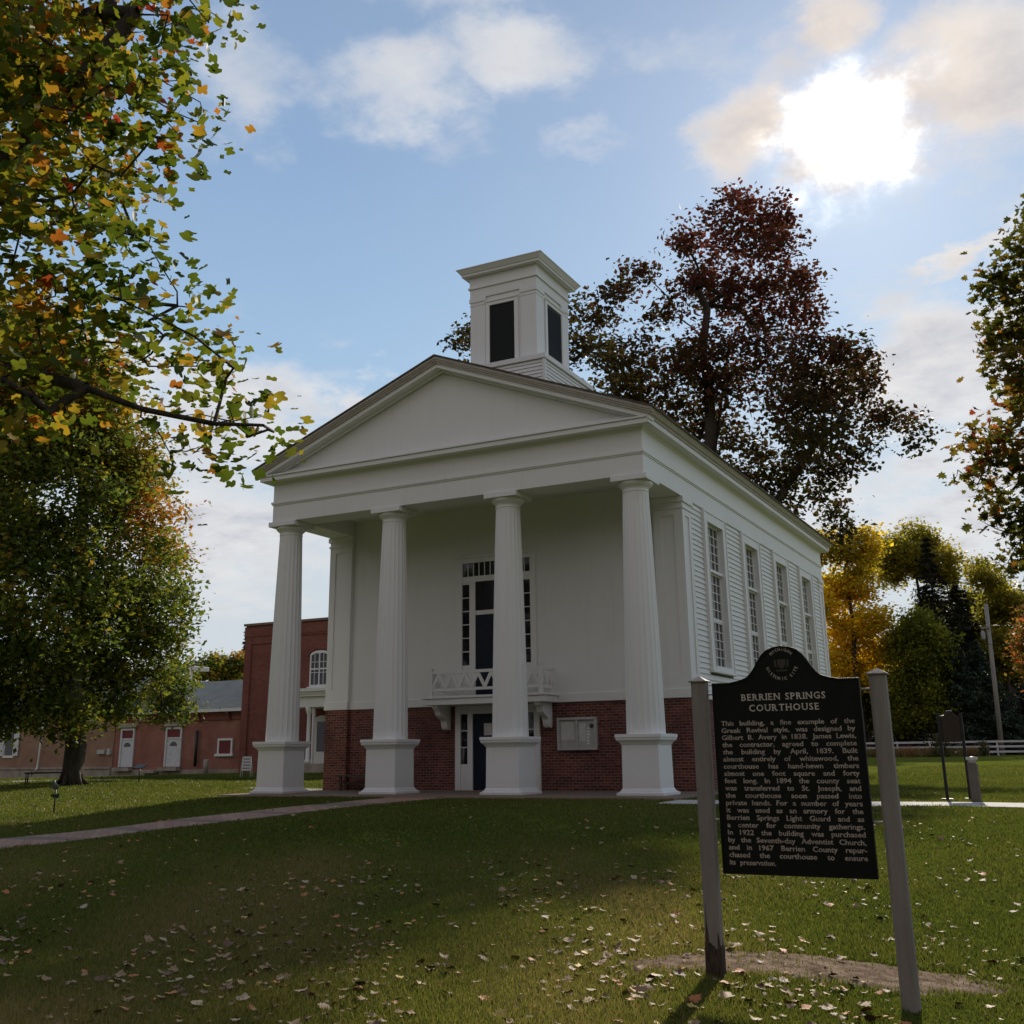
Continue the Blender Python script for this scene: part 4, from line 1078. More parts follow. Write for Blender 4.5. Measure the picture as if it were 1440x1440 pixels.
def tree(name, label, group, base, trunk, blobs, density, per, sigma, leafsize, lmat, bark, rtrunk, tintf, tmpl=KITE, tilt=1.0, seeds=None, step=0.9, minr=0.0, rtip=0.012, flat=0.7, cat='tree', expo=0.6):
    root = empty(name, tuple(base), label, cat, group)
    c, bi = sample_blobs(blobs, density)
    sd = [trunk]+(seeds or [])
    arr, par, tips = grow(sd, c, step)
    skeleton('trunk', arr, par, bark, root, rtrunk, rtip=rtip, minr=minr, expo=expo)
    n = len(c); pts = np.repeat(c, per, axis=0)+RNG.normal(0, 1, (n*per, 3))*np.array([sigma, sigma, sigma*flat])
    ct = RNG.normal(0, 1, n)
    tints = tintf(pts, np.repeat(ct, per), RNG.normal(0, 1, n*per)).clip(0, 1)
    foliage('crown', pts, tints, leafsize, lmat, root, tmpl, tilt)
    # root flare
    m = MB(); z0 = base[2]; k = 9; b = Vector(base)
    for i in range(k):
        a = 2*math.pi*i/k+0.3*math.sin(i*3.1); L_ = rtrunk*(1.55+0.5*math.sin(i*2.2))
        m.tube([(b.x+rtrunk*0.55*math.cos(a), b.y+rtrunk*0.55*math.sin(a), z0+rtrunk*1.9), (b.x+rtrunk*0.95*math.cos(a), b.y+rtrunk*0.95*math.sin(a), z0+rtrunk*0.5), (b.x+L_*math.cos(a), b.y+L_*math.sin(a), z0-0.08)], [rtrunk*0.30, rtrunk*0.30, rtrunk*0.12], 6)
    m.build('root_flare', bark, root)
    return root

LM_FORE = leafmat('leaves_green_gold', [(0.0, (0.035,0.055,0.010)), (0.35, (0.085,0.115,0.016)), (0.58, (0.17,0.17,0.022)), (0.74, (0.36,0.22,0.028)), (0.88, (0.34,0.12,0.022)), (1.0, (0.27,0.035,0.02))], 0.5)
LM_MAPLE = leafmat('leaves_deep_green', [(0.0, (0.038,0.062,0.016)), (0.4, (0.090,0.125,0.027)), (0.62, (0.19,0.20,0.034)), (0.8, (0.36,0.23,0.038)), (1.0, (0.42,0.14,0.032))], 0.45)
LM_SYC = leafmat('leaves_bronze_green', [(0.0, (0.030,0.030,0.012)), (0.3, (0.058,0.046,0.018)), (0.6, (0.075,0.034,0.022)), (1.0, (0.15,0.036,0.036))], 0.38)
LM_RIGHT = leafmat('leaves_olive_orange', [(0.0, (0.035,0.045,0.010)), (0.45, (0.085,0.085,0.016)), (0.68, (0.19,0.13,0.024)), (0.85, (0.32,0.12,0.025)), (1.0, (0.26,0.04,0.022))], 0.45)
LM_GOLD = leafmat('leaves_golden', [(0.0, (0.26,0.22,0.025)), (0.5, (0.62,0.44,0.04)), (1.0, (0.80,0.53,0.05))], 0.62)
LM_OLIVE = leafmat('leaves_olive', [(0.0, (0.13,0.13,0.026)), (0.5, (0.27,0.23,0.038)), (1.0, (0.42,0.31,0.04))], 0.55)
LM_COL = leafmat('leaves_yellow_green', [(0.0, (0.07,0.09,0.018)), (0.5, (0.18,0.19,0.03)), (1.0, (0.32,0.30,0.04))], 0.5)
LM_DARK = leafmat('needles_dark', [(0.0, (0.022,0.026,0.020)), (0.5, (0.045,0.050,0.038)), (1.0, (0.09,0.085,0.06))], 0.15, tmul=1.0)
LM_BLUE = leafmat('needles_blue_green', [(0.0, (0.035,0.052,0.042)), (0.6, (0.075,0.105,0.080)), (1.0, (0.13,0.16,0.11))], 0.15, tmul=1.0)
LM_RED = leafmat('leaves_red_orange', [(0.0, (0.13,0.10,0.025)), (0.5, (0.28,0.13,0.04)), (1.0, (0.32,0.045,0.03))], 0.5)

fore = [(3.09, -20.68, 6.09, 0.55), (2.91, -19.91, 6.65, 0.53), (3.46, -19.81, 6.59, 0.32), (3.38, -19.21, 7.24, 0.17), (2.45, -20.24, 5.68, 0.57), (3.66, -20.51, 5.35, 0.45), (3.98, -20.3, 5.48, 0.28), (2.99, -18.95, 6.65, 0.12), (3.81, -19.76, 5.67, 0.07), (3.78, -19.86, 5.37, 0.08), (2.36, -19.16, 6.01, 0.35), (2.8, -20.28, 4.83, 0.53), (2.52, -19.47, 5.33, 0.33), (3.24, -19.74, 4.87, 0.13), (2.69, -19.87, 4.43, 0.42), (3.69, -20.21, 4.19, 0.24), (3.19, -19.32, 4.72, 0.13), (3.06, -18.79, 4.71, 0.08), (2.75, -20.19, 3.95, 0.35), (2.72, -19.52, 4.19, 0.31), (3.09, -19.32, 4.31, 0.21), (4.16, -19.96, 3.78, 0.06), (2.92, -19.24, 4.0, 0.24), (3.43, -19.21, 3.91, 0.19), (4.0, -19.46, 3.67, 0.09), (4.36, -19.87, 3.29, 0.13), (3.41, -18.47, 3.69, 0.11), (4.01, -18.99, 3.4, 0.05), (3.52, -18.77, 3.43, 0.08), (3.0, -18.82, 3.68, 0.14), (3.14, -19.15, 3.21, 0.06), (3.07, -18.63, 3.66, 0.12), (2.89, -20.42, 3.42, 0.28), (2.49, -19.61, 3.72, 0.21), (3.37, -19.69, 3.47, 0.1), (1.78, -20.11, 7.21, 0.65), (1.66, -20.52, 6.43, 0.83), (3.06, -21.23, 4.44, 0.65), (3.05, -21.09, 3.49, 0.52), (3.15, -20.67, 5.65, 0.47), (1.26, -20.86, 7.59, 1.11), (2.71, -20.53, 7.38, 0.82), (2.88, -19.69, 7.89, 0.65)]
fore_limbs = [[(0.77, -21.01, 4.95), (1.77, -20.64, 5.11), (2.56, -20.52, 5.3), (2.9, -20.38, 5.71), (3.23, -20.29, 6.16), (3.45, -20.18, 6.54)], [(0.82, -20.92, 4.25), (1.89, -20.44, 3.97), (2.49, -20.27, 3.83), (2.83, -20.15, 3.67), (3.17, -20.05, 3.56), (3.5, -19.82, 3.41), (3.93, -19.53, 3.31), (4.19, -19.3, 3.32)], [(0.8, -20.95, 4.54), (1.8, -20.21, 4.43), (2.31, -19.85, 4.64), (2.65, -19.43, 4.61), (3.06, -19.13, 4.57)], [(1.64, -20.46, 5.23), (1.83, -19.82, 5.28), (2.05, -19.37, 5.5), (2.35, -19.01, 5.45)]]
maple = [(-26.87, 3.89, 11.19, 3.76), (-26.86, 6.47, 14.23, 2.3), (-27.78, 3.83, 14.93, 3.56), (-26.61, 4.84, 16.29, 1.95), (-26.64, 7.65, 12.56, 1.65), (-26.15, 8.16, 11.01, 1.64), (-27.58, 10.38, 9.27, 1.64), (-26.29, 9.16, 6.82, 1.8), (-27.82, 10.41, 5.16, 1.7), (-28.92, 8.35, 4.17, 2.01), (-31.2, 7.31, 4.21, 2.4), (-27.44, 7.79, 7.36, 2.62), (-25.91, 3.32, 6.75, 3.31), (-32.13, 4.36, 5.84, 3.03), (-33.09, 4.44, 10.15, 3.81), (-32.83, 3.97, 14.47, 3.49), (-30.05, 3.25, 17.05, 2.7), (-27.07, 8.7, 3.23, 0.92), (-25.47, 4.45, 2.78, 1.21), (-30.79, 5.77, 2.82, 1.5), (-30.66, 2.45, 3.13, 1.6), (-23.67, 7.29, 9.38, 0.68), (-22.12, 6.34, 7.09, 0.53), (-26.59, 10.8, 6.06, 0.74), (-28.61, 10.29, 13.37, 1.06), (-26.4, 1.72, 17.12, 1.88)]
maple_base = (-26.89, 6.34, 0.13)
dark = [(-30.45, 15.11, 4.57, 0.9), (-29.73, 14.72, 3.52, 0.66), (-29.86, 13.86, 3.16, 0.66), (-29.61, 14.51, 5.35, 0.51), (-29.93, 15.53, 3.21, 0.37), (-31.22, 14.54, 3.89, 0.82)]
syc = [(-4.77, 30.51, 29.79, 2.03), (-6.13, 36.04, 34.38, 1.04), (-3.17, 30.89, 30.46, 1.19), (-4.15, 37.57, 31.85, 1.64), (-8.5, 32.44, 30.89, 1.11), (-8.47, 38.18, 30.13, 2.47), (-5.65, 39.93, 29.2, 3.11), (-2.63, 35.71, 27.85, 1.25), (-3.39, 40.59, 27.98, 1.14), (-11.68, 31.13, 28.41, 1.31), (-12.45, 28.33, 25.67, 1.32), (-14.83, 33.01, 25.16, 1.33), (-11.12, 28.37, 22.47, 1.86), (-9.05, 30.86, 22.47, 1.32), (-7.78, 33.46, 23.53, 2.49), (-5.56, 36.14, 23.09, 2.64), (-1.46, 32.38, 21.78, 1.97), (0.38, 31.54, 21.37, 1.37), (-0.66, 39.73, 22.43, 1.55), (-2.02, 33.88, 19.2, 2.57), (-0.61, 40.66, 20.4, 1.65), (1.3, 40.29, 20.23, 1.0), (2.77, 35.24, 18.0, 0.83), (2.56, 36.05, 17.09, 0.42), (-6.7, 34.92, 17.62, 2.12), (-9.29, 35.47, 20.34, 1.97), (-1.27, 36.88, 16.91, 1.03), (-3.58, 36.07, 16.19, 2.12), (-5.76, 36.2, 15.21, 1.92), (-3.11, 40.05, 15.02, 0.81), (-11.4, 33.33, 21.43, 2.15), (-21.59, 27.78, 24.96, 0.65), (-22.26, 30.72, 26.58, 0.91), (-17.97, 27.56, 24.37, 2.52), (-15.98, 29.24, 25.01, 2.56), (-2.69, 40.51, 13.74, 1.12), (-8.84, 34.32, 28.91, 1.17), (-10.68, 34.02, 27.06, 1.07), (-2.46, 30.7, 19.19, 1.34), (-7.57, 33.59, 20.87, 1.53), (-9.51, 34.73, 31.66, 0.64), (-1.96, 30.9, 16.78, 1.56), (-13.38, 33.76, 21.89, 1.97), (0.05, 37.46, 17.29, 0.52)]
syc_base = (-9.04, 34.04, 0.81)
right = [(9.39, -8.74, 8.41, 0.17), (9.19, -7.38, 8.6, 0.23), (8.9, -7.77, 8.05, 0.3), (9.15, -7.26, 8.01, 0.38), (8.69, -8.05, 7.45, 0.14), (8.73, -7.2, 7.36, 0.3), (9.08, -7.12, 7.34, 0.38), (8.86, -8.84, 6.34, 0.23), (9.11, -8.74, 6.22, 0.34), (8.71, -7.27, 7.0, 0.17), (9.0, -6.58, 6.44, 0.31), (8.9, -8.29, 5.95, 0.14), (8.85, -7.8, 5.58, 0.24), (8.42, -7.49, 5.48, 0.24), (8.19, -8.15, 5.43, 0.14), (8.83, -8.02, 5.1, 0.42), (8.05, -8.18, 4.91, 0.14), (8.32, -8.03, 4.95, 0.26), (8.42, -7.48, 4.66, 0.26), (8.22, -8.2, 4.17, 0.11), (8.66, -7.99, 4.21, 0.32), (8.7, -7.04, 3.82, 0.29), (8.57, -8.84, 3.41, 0.11), (9.74, -7.52, 8.51, 0.63), (9.79, -7.13, 7.44, 0.76), (9.6, -8.14, 5.88, 0.7), (9.42, -8.35, 4.57, 0.79), (9.17, -6.96, 3.68, 0.61), (10.22, -8.34, 6.36, 0.82), (9.92, -8.45, 4.29, 0.79), (10.48, -7.88, 8.18, 0.62), (9.53, -7.21, 9.33, 0.18), (8.44, -8.66, 5.48, 0.14), (8.59, -8.13, 5.49, 0.16)]
gold = [(-7.85, 72.66, 17.68, 1.86), (-9.69, 74.35, 14.87, 1.89), (-6.65, 73.29, 18.62, 1.6), (-9.15, 74.54, 11.05, 2.28), (-6.52, 72.21, 11.9, 1.7), (-10.16, 72.24, 8.45, 1.58), (-6.26, 74.2, 9.0, 1.6), (-8.93, 74.7, 7.32, 1.61), (-9.97, 72.74, 18.53, 1.47), (-6.51, 72.44, 6.5, 0.98), (-11.32, 71.12, 13.35, 1.96), (-7.33, 73.54, 15.22, 1.73)]
olive = [(-5.19, 81.98, 19.21, 1.59), (-3.96, 85.87, 20.62, 1.8), (-2.47, 86.23, 19.61, 1.5), (-6.55, 81.75, 18.27, 1.44), (-0.68, 83.03, 17.92, 1.3), (-6.26, 85.57, 17.4, 1.19), (-3.17, 84.96, 17.75, 1.33), (-4.85, 85.75, 18.36, 1.49), (-1.49, 83.35, 16.69, 1.02)]
column = [(-2.87, 72.32, 10.77, 1.69), (-3.72, 72.53, 8.45, 1.95), (-2.51, 73.7, 7.88, 1.58), (-4.52, 72.38, 6.13, 1.56), (-2.94, 72.75, 5.5, 1.69), (-4.44, 72.69, 10.0, 1.05), (-1.39, 73.07, 9.56, 1.05), (-3.66, 72.78, 4.08, 1.69), (-5.26, 73.59, 3.56, 1.32), (-2.26, 72.44, 3.74, 1.43)]
olive2 = [(2.08, 84.6, 16.23, 1.32), (2.64, 88.39, 15.65, 1.21), (3.07, 88.16, 13.89, 1.36), (1.99, 88.53, 12.99, 1.36), (3.85, 86.42, 14.31, 0.89), (1.32, 88.33, 17.83, 1.06), (3.77, 88.39, 12.18, 1.2), (2.54, 85.5, 10.67, 1.32), (4.36, 87.69, 14.08, 1.2), (1.8, 87.91, 8.59, 1.35), (3.4, 87.31, 8.8, 1.19)]
red = [(7.06, 34.81, 6.85, 0.48), (7.09, 34.35, 5.93, 0.63), (6.64, 34.44, 5.51, 0.35), (7.29, 34.24, 7.48, 0.39), (7.55, 33.92, 6.39, 0.78), (6.8, 34.94, 4.95, 0.44), (7.6, 34.36, 5.05, 0.79), (6.67, 35.38, 6.39, 0.32), (7.19, 33.87, 4.19, 0.55)]
filler2 = [(-14.55, 96.93, 8.05, 2.79), (-10.6, 96.36, 9.35, 2.77), (-6.6, 98.34, 12.28, 2.47), (-3.42, 98.54, 12.11, 2.8), (0.2, 98.88, 13.41, 2.47), (1.24, 97.01, 9.56, 2.75), (-2.04, 93.35, 7.37, 2.83), (2.89, 98.12, 7.42, 2.44), (-6.22, 93.84, 6.85, 2.69), (-9.95, 94.07, 4.85, 2.39), (2.8, 97.62, 11.68, 1.95), (5.17, 96.89, 9.36, 2.74), (-0.33, 95.91, 15.35, 1.93), (-4.51, 98.68, 15.21, 1.65)]
filler = [(-7.19, 75.7, 5.17, 1.75), (-8.36, 74.95, 4.27, 1.47), (-9.79, 74.51, 4.3, 1.74), (-5.95, 76.4, 6.68, 1.08), (-6.46, 75.54, 3.33, 1.48), (-7.69, 75.96, 6.72, 0.81), (-10.95, 74.48, 4.94, 1.61)]
farl = [(-65.06, 54.22, 9.24, 1.01), (-65.27, 55.87, 9.69, 1.16), (-65.15, 57.5, 9.1, 1.18), (-65.68, 53.49, 8.89, 0.86), (-64.46, 57.99, 9.79, 1.03), (-66.0, 57.29, 8.44, 1.18)]
spruces = [(-2.18, 80.19, 0.71, 20.12, 4.61), (-1.04, 74.28, 0.72, 11.07, 4.35), (1.12, 76.49, 0.69, 9.94, 4.03), (-0.76, 86.36, 0.68, 18.12, 3.69), (-69.67, 65.16, 1.55, 14.61, 1.58), (-3.08, 75.05, 0.74, 8.56, 2.26)]
hedge = [(-11.27, 70.63, 5.71), (5.14, 72.73, 5.21)]


def trunkline(b, top, n=6, sway=0.15):
    b = np.array(b, float); top = np.array(top, float)
    return [tuple(b+(top-b)*k/n+np.array([sway*math.sin(k*1.9), sway*math.cos(k*1.3), 0])*(k > 0)) for k in range(n+1)]

def t_fore(p, c, l): return 0.43+0.17*c+0.11*l+0.05*np.sin(p[:, 0]*3)+0.10*(p[:, 2] > 5.5)*(p[:, 0] < 3.2)
fore_low = [b for b in fore]
tree('overhanging_tree', 'near tree with large green, gold and red leaves hanging in from the upper left', 'trees round the lawn', (-0.6, -21.6, T(-0.6, -21.6)),
     trunkline((-0.6, -21.6, T(-0.6, -21.6)-0.1), (-0.1, -21.3, 8.5), 8, 0.04), fore_low, 88, 13, 0.18, 0.088, LM_FORE, BARK, 0.24, t_fore, lobed(1), 1.0, fore_limbs, 0.28, rtip=0.0035, flat=1.0, expo=0.8)
def t_maple(p, c, l):
    warm = sst(9, 16, p[:, 2])*0.22+0.40*np.exp(-((p[:, 2]-11.0)/1.7)**2)*(p[:, 1] > 7.0)+0.03*sst(6, 9.5, p[:, 1])
    return 0.42+0.12*c+0.12*l+warm
mb_ = maple_base
tree('maple_tree', 'large dense dark green maple with orange-tinged crown and stout black trunk on the left lawn', 'trees round the lawn', (mb_[0], mb_[1], T(mb_[0], mb_[1])),
     trunkline((mb_[0], mb_[1], T(mb_[0], mb_[1])-0.1), (mb_[0]-0.6, mb_[1]-0.4, 14.5), 9, 0.15), maple+dark, 20, 50, 0.44, 0.19, LM_MAPLE, BARK, 0.40, t_maple, KITE, 0.9, rtip=0.015, minr=0.02)
sb = syc_base
lim = [[(sb[0], sb[1], 8), (-11, 33.5, 14), (-13, 33, 19), (-13.8, 32.5, 23)], [(sb[0]+0.2, sb[1], 10), (-5.5, 35, 14), (-3, 35.5, 17.5), (-1.5, 36, 19)], [(sb[0], sb[1], 13), (-8, 35, 20), (-7, 35, 25)]]
tree('sycamore_tree', 'huge backlit brown-green sycamore rising behind the courthouse under the sun', 'trees behind the courthouse', (sb[0], sb[1], T(sb[0], sb[1])),
     trunkline((sb[0], sb[1], T(sb[0], sb[1])-0.1), (sb[0]+0.8, sb[1]+0.4, 27), 10, 0.3), syc, 11, 27, 0.46, 0.28, LM_SYC, BARK, 0.75, lambda p, c, l: 0.22+0.14*c+0.10*l+0.46*sst(-15, -7, p[:, 0])*sst(15, 27, p[:, 2])+0.1*sst(22, 32, p[:, 2]), KITE, 1.2, lim, 1.2, minr=0.03, rtip=0.02, expo=0.85)
tree('edge_tree', 'olive and orange leaved tree reaching in from the right edge of the picture', 'trees round the lawn', (11.2, -7.0, T(11.2, -7.0)),
     trunkline((11.2, -7.0, T(11.2, -7.0)-0.1), (11.0, -7.3, 8.5), 8, 0.06), right, 150, 10, 0.14, 0.115, LM_RIGHT, BARK, 0.20, lambda p, c, l: 0.42+0.17*c+0.12*l+0.22*np.exp(-((p[:, 2]-5.6)/0.5)**2)-0.1*(p[:, 2] < 5.2), lobed(0), 1.1, None, 0.3, rtip=0.004, flat=0.9)
BG = 'trees beyond the back lawn'
gx, gy = gold[0][0], gold[0][1]
def bgtree(name, label, bl, dens, per, sig, ls, lm, r0, tf, seeds=None, group=BG):
    cx = sum(b[0] for b in bl)/len(bl); cy = sum(b[1] for b in bl)/len(bl); zt = max(b[2] for b in bl)
    return tree(name, label, group, (cx, cy, T(cx, cy)), trunkline((cx, cy, T(cx, cy)-0.1), (cx, cy, zt-2.0), 6, 0.15), bl, dens, per, sig, ls, lm, BARK, r0, tf, KITE, 0.9, seeds, 1.2, minr=0.02)
bgtree('golden_tree', 'golden yellow autumn tree beside the back corner of the courthouse', gold, 18, 44, 0.52, 0.30, LM_GOLD, 0.25, lambda p, c, l: 0.5+0.25*c+0.16*l-0.25*(p[:, 2] > 15.5))
ox = sum(b[0] for b in olive)/len(olive); oy = sum(b[1] for b in olive)/len(olive)
bgtree('olive_tree', 'tall thin-stemmed olive green tree whose bare stems show sky below its crown', olive, 20, 44, 0.55, 0.29, LM_OLIVE, 0.16, lambda p, c, l: 0.5+0.22*c+0.16*l,
  [[(ox+a*0.3, oy, 1), (ox+a*0.7, oy, 8), (ox+a, oy+0.5, 14.5)] for a in (-2.6, -1.7, -0.8, 0.9, 1.9, 2.6)])
bgtree('bushy_tree', 'rounded yellow-green tree in front of the dark spruces', column, 20, 46, 0.55, 0.26, LM_COL, 0.18, lambda p, c, l: 0.48+0.22*c+0.16*l)
bgtree('pale_tree', 'pale olive tree behind the utility pole to the right of the tallest spruce', olive2, 22, 44, 0.55, 0.29, LM_OLIVE, 0.16, lambda p, c, l: 0.45+0.22*c+0.16*l)
bgtree('leafy_tree', 'mid green leafy tree low between the golden tree and the spruces', filler, 20, 44, 0.42, 0.28, LM_COL, 0.18, lambda p, c, l: 0.22+0.18*c+0.16*l)
bgtree('understory_tree', 'loose brown-green tree filling in behind the spruces and the yellow-green tree', filler2, 16, 46, 0.5, 0.31, LM_OLIVE, 0.16, lambda p, c, l: 0.2+0.25*c+0.16*l)
bgtree('red_tree', 'young red and orange tree at the right edge beyond the lawn', red, 45, 26, 0.30, 0.18, LM_RED, 0.1, lambda p, c, l: 0.28+0.28*c+0.16*l)
bgtree('distant_tree', 'distant olive green trees above the grey annex roof', farl, 26, 44, 0.40, 0.28, LM_MAPLE, 0.25, lambda p, c, l: 0.50+0.2*c+0.16*l)

def spruce(name, label, x, y, z0, ztop, R, mat, seed, n_lay=26, leaf=0.24, k0=0.0):
    root = empty(name, (x, y, z0), label, 'tree', BG)
    r = np.random.default_rng(seed); H = ztop-z0; arr = [(x, y, z0-0.1), (x, y, ztop)]; par = [-1, 0]
    V = [np.array((x, y, z0+H*t)) for t in np.linspace(0, 1, 12)]; P = [-1]+list(range(11)); pts = []; ct = []
    for L_ in range(n_lay):
        t = L_/(n_lay-1); z = z0+H*(0.04+0.94*t); rad = R*(1-t)**0.82*(0.85+0.3*r.random())+0.08
        nb = int(7+9*(1-t))
        for b in range(nb):
            a = r.uniform(0, 2*np.pi); rr = rad*r.uniform(0.7, 1.12); j = int(round(t*11)); V.append(np.array((x+rr*math.cos(a), y+rr*math.sin(a), z-0.28*rr))); P.append(min(j, 11))
            m = int(30+70*rr/max(R, 0.1)); s = r.uniform(0.15, 1, m)**0.7
            q = np.stack([x+rr*s*math.cos(a), y+rr*s*math.sin(a), z-0.30*rr*s**1.5], 1)+r.normal(0, 1, (m, 3))*np.array([0.22, 0.22, 0.13])*(0.5+0.5*rr/max(R, .1))
            pts.append(q); ct.append(np.full(m, r.normal()))
    V = np.array(V); skeleton('trunk', V, np.array(P), BARK, root, 0.22, rtip=0.02, nside=5)
    pts = np.concatenate(pts); ct = np.concatenate(ct)
    foliage('crown', pts, (0.42+0.22*ct+0.18*r.normal(size=len(pts))).clip(0, 1), leaf, mat, root, (np.array([(-0.6,0,0),(0,-0.16,0.05),(0.7,0,-0.1),(0,0.16,0.05)]), [(0,1,2),(0,2,3)]), 0.6)
    return root
labs = [('tallest dark spruce standing between the olive tree and the utility pole', LM_DARK), ('blue-green spruce in front of the tallest spruce', LM_BLUE), ('broad blue-green spruce left of the utility pole', LM_BLUE),
        ('dark narrow spruce just right of the tallest one', LM_DARK), ('dark conifer top showing beside the brick residence on the left', LM_DARK), ('small blue-green spruce near the yellow-green tree', LM_BLUE)]
for i, (s, (lb, mt)) in enumerate(zip(spruces, labs)):
    x, y, zb, zt, R = s; spruce('spruce_tree', lb, x, y, T(x, y), zt, R, mt, 50+i, 40 if zt > 13 else 28, 0.30)

# dark evergreen hedge mass behind the fence, dry border plants in front of it, distant wood
def mass(name, label, cat, boxes, n, size, mat, tint, tmpl=KITE, tilt=1.0):
    pts = []
    for (x, y, z, rx, ry, rz_) in boxes:
        k = max(30, int(n*rx*rz_)); v = RNG.normal(size=(k, 3)); v /= np.linalg.norm(v, axis=1, keepdims=True); rr = RNG.uniform(0.3, 1, k)**0.4
        p = np.array([x, y, z])+v*rr[:, None]*np.array([rx, ry, rz_]); pts.append(p[p[:, 2] > terr(p[:, 0], p[:, 1])-0.05])
    pts = np.concatenate(pts); o = foliage(name, pts, (tint+0.2*RNG.normal(size=len(pts))).clip(0, 1), size, mat, None, tmpl, tilt)
    return tag(o, label, cat, kind='stuff')
r_ = random.Random(5)
mass('evergreen_hedge', 'dark evergreen undergrowth massed behind the board fence', 'hedge', [(-16+1.0*k+r_.uniform(-.5,.5), 82+r_.uniform(-1.5, 2), 2.4+r_.uniform(-.9, 1.5), 1.8, 1.4, 2.9+r_.uniform(-.6, 1.6)) for k in range(40)], 230, 0.30, LM_DARK, 0.5)
mass('porch_shade_trees', 'belt of tall dark trees added out of view behind the viewpoint to shade the porch', 'trees', [(9.3+52*math.sin(math.radians(a)), -25.2+52*math.cos(math.radians(a)), 8+r_.uniform(-1, 2), 6.0, 6.0, 9.5+r_.uniform(-2, 2.5)) for a in range(76, 286, 8)], 26, 1.1, LM_SYC, 0.2)  # unseen trees, put in to block low sky light from the porch wall
mass('far_woodland', 'far-off dark line of woods along the horizon', 'woods', [(-150+7.5*k+r_.uniform(-2,2), 150+r_.uniform(-8, 8)-0.1*k, 3+r_.uniform(-1, 2), 6, 4, 6.5+r_.uniform(-1.5, 2)) for k in range(32)], 16, 1.0, LM_MAPLE, 0.2)
GRASSDRY = leafmat('dry_border_plants', [(0.0, (0.09,0.09,0.03)), (0.4, (0.20,0.15,0.06)), (0.75, (0.32,0.20,0.10)), (1.0, (0.30,0.13,0.08))], 0.4)
BLADE = (np.array([(-0.05,0,0),(0.05,0,0),(0.02,0.05,1.0)]), [(0,1,2)])
pts = []
for k in range(60):
    x = r_.uniform(-9, 1.5); y = 66.8+r_.uniform(-1.4, 1.2); n = r_.randint(60, 130); sp = r_.uniform(0.15, 0.45)
    q = np.stack([x+RNG.normal(0, sp, n), y+RNG.normal(0, sp, n), np.zeros(n)], 1); q[:, 2] = terr(q[:, 0], q[:, 1])-0.03+RNG.uniform(0, 0.25, n); pts.append(q)
pts = np.concatenate(pts); o = foliage('border_plants', pts, (0.5+0.25*np.sin(pts[:, 0]*1.3)+0.2*RNG.normal(size=len(pts))).clip(0, 1), 0.46, GRASSDRY, None, BLADE, 0.38)
tag(o, 'border of dry tan and rust coloured grasses and perennials in front of the board fence', 'border plants', kind='stuff')
for x, y, s in ((-1.1, 64.6, 0.9), (1.7, 65.3, 0.55)):
    rt = empty('shrub', (x, y, T(x, y)), 'pink-tipped loose shrub before the fence, just right of the small dark marker' if s > 0.8 else 'smallest pink-tipped loose shrub before the fence, farther right', 'shrub', 'shrubs along the board fence')
    n = int(420*s); p = np.stack([x+RNG.normal(0, 0.45*s, n), y+RNG.normal(0, 0.4*s, n), T(x, y)+RNG.uniform(0.05, 1.9*s, n)], 1)
    foliage('foliage', p, (0.3+0.4*(p[:, 2]-T(x, y))/(1.9*s)+0.15*RNG.normal(size=n)).clip(0, 1), 0.20, leafmat('shrub_leaves', [(0, (0.05,0.065,0.03)), (0.6, (0.11,0.11,0.06)), (1, (0.26,0.13,0.10))], 0.35), rt)
    m = MB()
    for k in range(9): a = k*0.7; m.tube([(x, y, T(x, y)), (x+0.5*s*math.cos(a), y+0.4*s*math.sin(a), T(x, y)+1.6*s)], [0.02, 0.008], 4)
    m.build('stem', BARK, rt)

